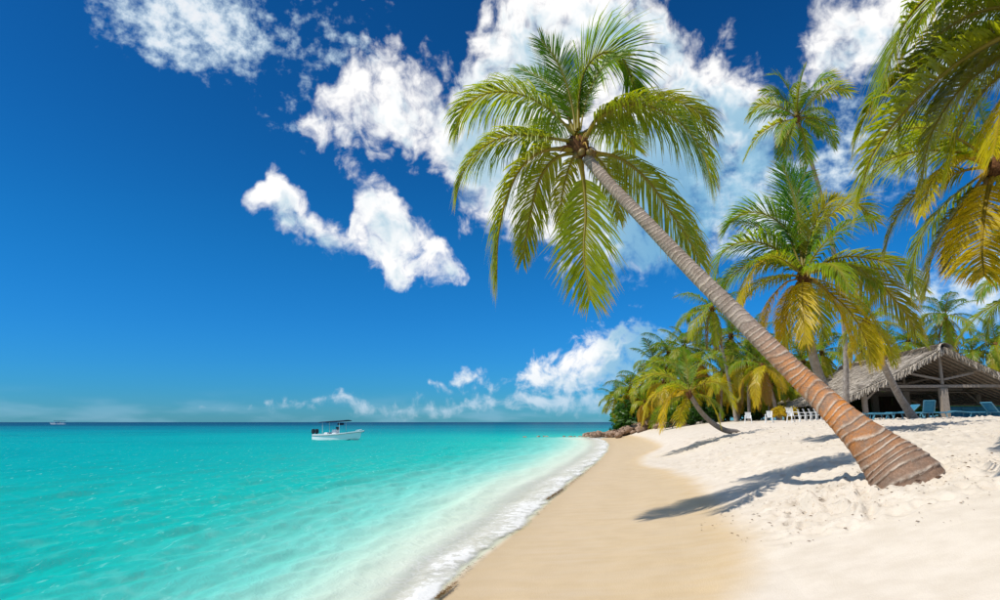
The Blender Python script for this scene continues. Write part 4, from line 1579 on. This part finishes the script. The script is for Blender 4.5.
# ------------------------------------------------------------------ sun loungers and chairs
def make_lounger(name, label, loc, rz, back, canvas, group=None):
    t = empty(name, loc, rz, label, 'sun lounger', group)
    L1, L2 = 1.25, .75
    ca, sa = math.cos(R(back)), math.sin(R(back))
    bm = bmesh.new()
    for y in (-.3, .3):
        bar(bm, (0, y, .33), (L1, y, .33), .05, .04)
    for x in (0, L1):
        bar(bm, (x, -.3, .33), (x, .3, .33), .05, .04)
    fin('frame', bm, M_TEALM, t)
    bm = bmesh.new()
    for y in (-.3, .3):
        bar(bm, (0, y, .34), (-L2 * ca, y, .34 + L2 * sa), .05, .04)
    bar(bm, (-L2 * ca, -.3, .34 + L2 * sa), (-L2 * ca, .3, .34 + L2 * sa), .05, .04)
    bf = fin('backrest', bm, M_TEALM, t)
    bm = bmesh.new()
    v = [bm.verts.new(q) for q in [(0.02, -.27, .365), (-L2 * ca, -.27, .365 + L2 * sa), (-L2 * ca, .27, .365 + L2 * sa), (.02, .27, .365)]]
    f_ = bm.faces.new(v)
    bmesh.ops.solidify(bm, geom=[f_], thickness=.03)
    fin('back_canvas', bm, canvas, bf)
    for i in range(6):
        bm = bmesh.new()
        box(bm, (.11 + i * .206, 0, .365), (.19, .54, .03))
        fin('slat', bm, canvas, t, bevel=.008)
    for (x, dx_) in ((.18, -.12), (L1 - .15, .10)):
        for y in (-.28, .28):
            bm = bmesh.new()
            bar(bm, (x, y, .32), (x + dx_, y, -.02), .045)
            fin('leg', bm, M_TEALM, t)
    return t


LG = 'sun loungers before the pavilion'
make_lounger('sun_lounger', 'flat teal sun lounger directly under the trunk leaning past the roof', on_sand(893, 40.0), R(172), 8, M_TEAL, LG)
make_lounger('sun_lounger', 'flat teal sun lounger at the far left end of the row, by the thatch eave', on_sand(868, 41.5), R(8), 4, M_TEAL, LG)
make_lounger('sun_lounger', 'teal sun lounger with backrest propped against the leaning grey trunk', on_sand(908, 39.0), R(190), 38, M_TEAL, LG)
make_lounger('sun_lounger', 'sun lounger with tall upright blue backrest before the stout middle post', on_sand(929, 39.5), R(80), 66, M_TEAL, LG)
make_lounger('sun_lounger', 'blue sun lounger lying flat in front of the bar counter', on_sand(965, 39.0), R(4), 5, M_BLUE, LG)
make_lounger('sun_lounger', 'blue sun lounger with raised white backrest at the end by the bar', on_sand(994, 38.5), R(20), 45, M_BLUE, LG)
make_lounger('sun_lounger', 'second blue sun lounger lying flat beside the stout middle post', on_sand(946, 40.5), R(178), 6, M_TEAL, LG)


def make_chair(name, label, loc, rz, sc, group=None):
    t = empty(name, loc, rz, label, 'chair', group)
    t.scale = (sc, sc, sc)
    bm = bmesh.new()
    box(bm, (0, 0, .42), (.46, .46, .035))
    fin('seat', bm, M_WHITE, t, bevel=.012)
    bm = bmesh.new()
    for i in range(5):
        x = -.18 + i * .09
        bar(bm, (x, .22, .43), (x * 1.05, .36, .90), .055, .02)
    bar(bm, (-.24, .365, .91), (.24, .365, .91), .07, .03)
    fin('backrest', bm, M_WHITE, t)
    for sx_ in (-1, 1):
        bm = bmesh.new()
        bar(bm, (sx_ * .25, -.22, .64), (sx_ * .25, .28, .66), .05, .03)
        fin('armrest', bm, M_WHITE, t)
        for sy_ in (-1, 1):
            bm = bmesh.new()
            bar(bm, (sx_ * .23, sy_ * .20, .64 if sy_ < 0 else .42), (sx_ * .27, sy_ * .27, -.02), .05, .045)
            fin('leg', bm, M_WHITE, t)
    return t


make_chair('plastic_chair', 'white plastic armchair next to the yellow shrub, turned to the sea', on_sand(793, 43.0), R(10), 1.05)
for k, u in enumerate((803, 808.5, 814, 819.5, 825)):
    make_chair('plastic_chair', 'white plastic chair in the close row left of the leaning trunk', on_sand(u, 46.5 - .3 * k), R(55), .86, 'row of white chairs')
make_chair('plastic_chair', 'white chair half hidden behind a palm trunk, alone left of the yellow shrub', on_sand(769, 48.0), R(-30), .9)
make_chair('plastic_chair', 'white chair alone near the tall pale palm trunk', on_sand(748, 52.0), R(-20), .9)

# ------------------------------------------------------------------ rocks of the point
M_ROCK = simple_mat('shore_rock', (0.36, 0.25, 0.18), (0.19, 0.125, 0.085), 2.5, 0.9, 0.15, 0.8)
ROCKS = []
for k in range(5):
    me = blob_mesh('rock_shape', .5, .42, .32, 2, .55, 30 + k, 1.6)
    me.polygons.foreach_set('use_smooth', np.zeros(len(me.polygons), dtype=bool))
    me.materials.append(M_ROCK)
    ROCKS.append(me)
rk = empty('rock_breakwater', on_z(628, 437, 0.0), 0, 'low breakwater of brown rocks running from the grove into the sea', 'breakwater')
rrg = np.random.default_rng(23)
line = [(518, 436.6), (560, 436.8), (590, 437.0), (610, 437.0), (630, 436.2), (650, 434.8), (672, 432.8), (690, 430.5)]
for k in range(270):
    f = rrg.random() ** .62
    if f < .25 and rrg.random() < .4:
        f = .25 + .7 * rrg.random()
    x = f * (len(line) - 1)
    i = min(int(x), len(line) - 2)
    u = line[i][0] + (line[i + 1][0] - line[i][0]) * (x - i)
    D = np.interp(u, [518, 590, 640, 690], [93, 92, 86, 74]) + rrg.normal() * (1.2 if u < 585 else 2.2)
    p = at(u, 436, D)
    g0 = max(gz(p.x, p.y), -.12)
    sc = (.35 + .25 * rrg.random()) if u < 585 else (.6 + .8 * rrg.random())
    p.z = g0 + (.10 if u < 585 else .18 + .55 * rrg.random() * sc * math.exp(-((u - 628) / 34) ** 2))
    o = obj('rock', ROCKS[k % 5], None, rk, p - rk.location)
    o.scale = (sc * (.8 + .5 * rrg.random()), sc, sc * (.8 + .4 * rrg.random()))
    o.rotation_euler = (rrg.random() * .6, rrg.random() * .6, rrg.random() * 6)

# ------------------------------------------------------------------ boats
M_HULL = simple_mat('white_hull', (0.88, 0.88, 0.87), (0.84, 0.85, 0.84), 2.0, 0.3, 0.5)
M_KEEL = simple_mat('blue_hull_bottom', (0.01, 0.09, 0.20), (0.012, 0.07, 0.16), 2.0, 0.5, 0.3)  # dark blue for the lowest faces of the hull
M_CANVAS = simple_mat('navy_canvas', (0.012, 0.022, 0.055), (0.02, 0.03, 0.07), 4.0, 0.8, 0.2)
M_RUB = simple_mat('rubbing_strake', (0.10, 0.17, 0.16), (0.07, 0.12, 0.12), 4.0, 0.6, 0.3)
bpos = on_z(338, 440.0, 0.0)
boat = empty('motorboat', bpos, R(-17), 'white open motorboat with a navy sun canopy moored on the turquoise water', 'boat')
LB = 5.6
NS = 17
prof = []
for i in range(NS):
    f = i / (NS - 1)
    x = -LB / 2 + LB * f
    beam = 1.02 * (1 - max(0, (f - .45) / .55) ** 2.3) * (.92 + .08 * min(1, f / .2))
    sheer = .62 + .10 * (f < .06) * 0 + .46 * f ** 2.2
    keel = -.22 + .50 * max(0, (f - .72) / .28) ** 2.0
    chine_y = beam * (.93 - .25 * f)
    chine_z = keel + .16 + .30 * max(0, (f - .5) / .5) ** 1.5
    xo = .45 * max(0, (f - .85) / .15) ** 1.3          # raked stem
    prof.append((x, xo, max(beam, .03), sheer, keel, max(chine_y, .02), chine_z))
V, Fc = [], []
for (x, xo, bm_, sh_, kl, cy, cz) in prof:
    V += [(x + xo, -bm_, sh_), (x + xo * .9, -bm_ * .985, sh_ - .12), (x + xo * .45, -(bm_ * .5 + cy * .5), (sh_ + cz) / 2), (x + xo * .2, -cy, cz), (x, 0, kl),
          (x + xo * .2, cy, cz), (x + xo * .45, bm_ * .5 + cy * .5, (sh_ + cz) / 2), (x + xo * .9, bm_ * .985, sh_ - .12), (x + xo, bm_, sh_)]
for i in range(NS - 1):
    for j in range(8):
        a = i * 9 + j
        Fc.append((a, a + 1, a + 10, a + 9))
me = bpy.data.meshes.new('hull')
me.from_pydata(V, [], Fc + [tuple(range(8, -1, -1))])
me.materials.append(M_HULL)
me.materials.append(M_KEEL)
for p in me.polygons:
    if max(me.vertices[v].co.z for v in p.vertices) < .24 and len(p.vertices) == 4:
        p.material_index = 1
hull = obj('hull', me, None, boat)
# deck, set inside the gunwale
V, Fc = [], []
for (x, xo, bm_, sh_, kl, cy, cz) in prof:
    dk = sh_ - (.34 if x < LB * .22 else .06)
    V += [(x + xo, -bm_, sh_ + .002), (x + xo * .95, -max(bm_ - .14, .012), sh_ + .012), (x + xo * .9, -max(bm_ - .17, .01), dk), (x + xo * .9, max(bm_ - .17, .01), dk), (x + xo * .95, max(bm_ - .14, .012), sh_ + .012), (x + xo, bm_, sh_ + .002)]
for i in range(NS - 1):
    for j in range(5):
        a = i * 6 + j
        Fc.append((a, a + 6, a + 7, a + 1))
me = bpy.data.meshes.new('deck')
me.from_pydata(V, [], Fc)
obj('deck', me, M_HULL, boat)
bm = bmesh.new()
for sgn in (-1, 1):
    for i in range(NS - 1):
        a, b = prof[i], prof[i + 1]
        bar(bm, (a[0] + a[1] * .9, sgn * (a[2] * .985 + .012), a[3] - .13), (b[0] + b[1] * .9, sgn * (b[2] * .985 + .012), b[3] - .13), .05)
fin('rubbing_strake', bm, M_RUB, hull)
bm = bmesh.new()
box(bm, (-.35, 0, .78), (.62, .7, .80))
con = fin('console', bm, M_HULL, boat, bevel=.06)
bm = bmesh.new()
box(bm, (-.10, 0, 1.32), (.03, .66, .32), Matrix.Rotation(R(-20), 4, 'Y'))
fin('windscreen', bm, M_BLACK, con)
bm = bmesh.new()
box(bm, (-1.25, 0, .62), (.5, 1.3, .45))
fin('bench', bm, M_HULL, boat, bevel=.05)
HT = 2.0
for (x, y) in ((-1.55, -.75), (-1.55, .75), (.55, -.75), (.55, .75)):
    bm = bmesh.new()
    bar(bm, (x, y, .4), (x * 1.02 - .05, y, HT), .05, seg=8)
    fin('canopy_pole', bm, M_METAL, boat)
bm = bmesh.new()
for (x0, x1, z0, z1) in ((-2.1, -.55, HT - .04, HT + .06), (-.5, 1.15, HT + .06, HT + .16)):
    r = bmesh.ops.create_grid(bm, x_segments=6, y_segments=6, size=.5)
    for v in r['verts']:
        fx, fy = v.co.x + .5, v.co.y
        v.co = Vector((x0 + (x1 - x0) * fx, fy * 1.85, z0 + (z1 - z0) * fx + .09 * (1 - (2 * fy) ** 2)))
bmesh.ops.solidify(bm, geom=list(bm.faces), thickness=.05)
cano = fin('canopy', bm, M_CANVAS, boat)
bm = bmesh.new()
bar(bm, (.30, -.6, HT - .22), (.30, .5, HT - .22), .26, seg=8)
fin('rolled_canvas', bm, M_CANVAS, cano)
for y in (-.36, .36):
    om = bpy.data.objects.new('outboard_motor', None)
    bm = bmesh.new()
    vs = box(bm, (-3.0, y, .98), (.42, .36, .50))
    for v in vs:
        if v.co.z > 1.0:
            v.co.x = -3.0 + (v.co.x + 3.0) * .8
    bpy.data.objects.remove(om)
    mo = fin('outboard_motor', bm, M_BLACK, boat, bevel=.07, smooth=False)
    bm = bmesh.new()
    box(bm, (-3.02, y, .42), (.16, .12, .76))
    box(bm, (-3.06, y, .02), (.34, .22, .03))
    fin('motor_leg', bm, M_BLACK, mo)
bm = bmesh.new()
bar(bm, (-2.72, -.75, .6), (-2.72, .75, .6), .12)
fin('transom_board', bm, M_HULL, boat)
bm = bmesh.new()
bar(bm, (2.35, -.25, 1.08), (2.95, -.02, 1.2), .04, seg=6)
bar(bm, (2.35, .25, 1.08), (2.95, .02, 1.2), .04, seg=6)
bar(bm, (2.35, -.25, .9), (2.35, -.25, 1.08), .04, seg=6)
bar(bm, (2.35, .25, .9), (2.35, .25, 1.08), .04, seg=6)
fin('bow_rail', bm, M_METAL, boat)

fp = on_z(58, 423.6, 0.0)
fp = Vector((fp.x, fp.y, 0)) * (590.0 / fp.y)
far = empty('excursion_boat', (fp.x, fp.y, 0), R(4), 'small distant excursion boat with a long flat canopy on the horizon', 'boat')
bm = bmesh.new()
vs = box(bm, (0, 0, .45), (11.5, 2.8, 1.3))
for v in vs:
    if v.co.x < 0:
        v.co.y *= .25 if v.co.z > 0 else .08
        v.co.x -= 1.2 if v.co.z > .5 else 0
        v.co.z += .3 if v.co.z > .5 else 0
    if v.co.z < 0:
        v.co.y *= .75
fin('hull', bm, M_HULL, far, bevel=.05)
bm = bmesh.new()
for x in (-2.5, 0, 2.5, 5.0):
    for y in (-1.1, 1.1):
        bar(bm, (x, y, 1.0), (x, y, 3.0), .12)
fin('canopy_pole', bm, M_METAL, far)
bm = bmesh.new()
box(bm, (1.2, 0, 3.1), (9.0, 2.7, .22))
fin('canopy', bm, M_CANVAS, far, bevel=.04)
bm = bmesh.new()
box(bm, (-.2, 0, 1.55), (3.2, 1.8, 1.1))
fin('cabin', bm, M_BLUE, far, bevel=.06)

# ------------------------------------------------------------------ seaweed left by the wash
M_WEED = simple_mat('dry_seaweed', (0.20, 0.11, 0.03), (0.09, 0.045, 0.012), 30.0, 0.9, 0.1)
grg = np.random.default_rng(29)
V, Fc = [], []


def weed(u, v, n, spread, size):
    for _ in range(n):
        p = on_z(u + grg.normal() * spread, v + grg.normal() * spread * .35, 0.0)
        zz = max(gz(p.x, p.y), 0.0) + .025 + .02 * grg.random()
        a = grg.random() * 6.28
        d1_ = np.array([math.cos(a), math.sin(a), .3 * (grg.random() - .3)]) * size * (.5 + grg.random())
        d2_ = np.array([-math.sin(a), math.cos(a), .3]) * size * .22
        c = np.array([p.x, p.y, zz])
        b0 = len(V)
        V.extend([c - d1_, c + d2_, c + d1_, c - d2_ * .4])
        Fc.append((b0, b0 + 1, b0 + 2, b0 + 3))


for k in range(26):
    f = k / 25
    weed(437 + 20 * f, 601 - 16 * f, 26 if f < .7 else 9, 1.6, .020)
for k in range(40):
    f = k / 39
    weed(548 + 50 * f, 500 - 38 * f + 6 * f * (1 - f), 34 if f < .3 else 12, 1.2, .040)
for k in range(140):
    f = grg.random()
    u = np.interp(f, np.linspace(0, 1, len(WL)), [q[0] for q in WL])
    v = np.interp(f, np.linspace(0, 1, len(WL)), [q[1] for q in WL])
    weed(u + 3, v, 5, 1.4, .022)
tag(obj('seaweed', mesh_from('seaweed', np.array(V), np.array(Fc), False), M_WEED), 'thin brown line of seaweed washed up along the foam edge', 'seaweed', kind='stuff')

# ------------------------------------------------------------------ bits of husk and leaf in the trodden sand
M_CHIP = simple_mat('husk_chips', (0.22, 0.13, 0.06), (0.12, 0.07, 0.035), 20.0, 0.9, 0.1)
crg = np.random.default_rng(37)
V, Fc = [], []
for k in range(1300):
    if k < 480:
        a, r = crg.random() * 6.28, .6 + 2.6 * crg.random()
        x, y = P1_BASE.x + r * math.cos(a), P1_BASE.y + r * math.sin(a)
    else:
        y = 10.5 + 30 * crg.random()
        x = float(np.interp(y, WY, WX)) + 5.5 + 14 * crg.random()
    near_i = np.argmin((sx - x) ** 2 + (sy - y) ** 2)
    c = np.array([sx[near_i], sy[near_i], z[near_i] + .012])
    a = crg.random() * 6.28
    ln = (.010 + .026 * crg.random() ** 2) * (1 + y / 40)
    d1_ = np.array([math.cos(a), math.sin(a), .25 * (crg.random() - .5)]) * ln
    d2_ = np.array([-math.sin(a), math.cos(a), 0]) * ln * .3
    up = np.array([0, 0, ln * .3])
    b0 = len(V)
    V.extend([c - d1_, c + d2_ + up, c + d1_, c - d2_ + up])
    Fc.append((b0, b0 + 1, b0 + 2, b0 + 3))
tag(obj('beach_litter', mesh_from('beach_litter', np.array(V), np.array(Fc), False), M_CHIP), 'small brown bits of husk and leaf scattered over the trodden sand', 'litter', kind='stuff')
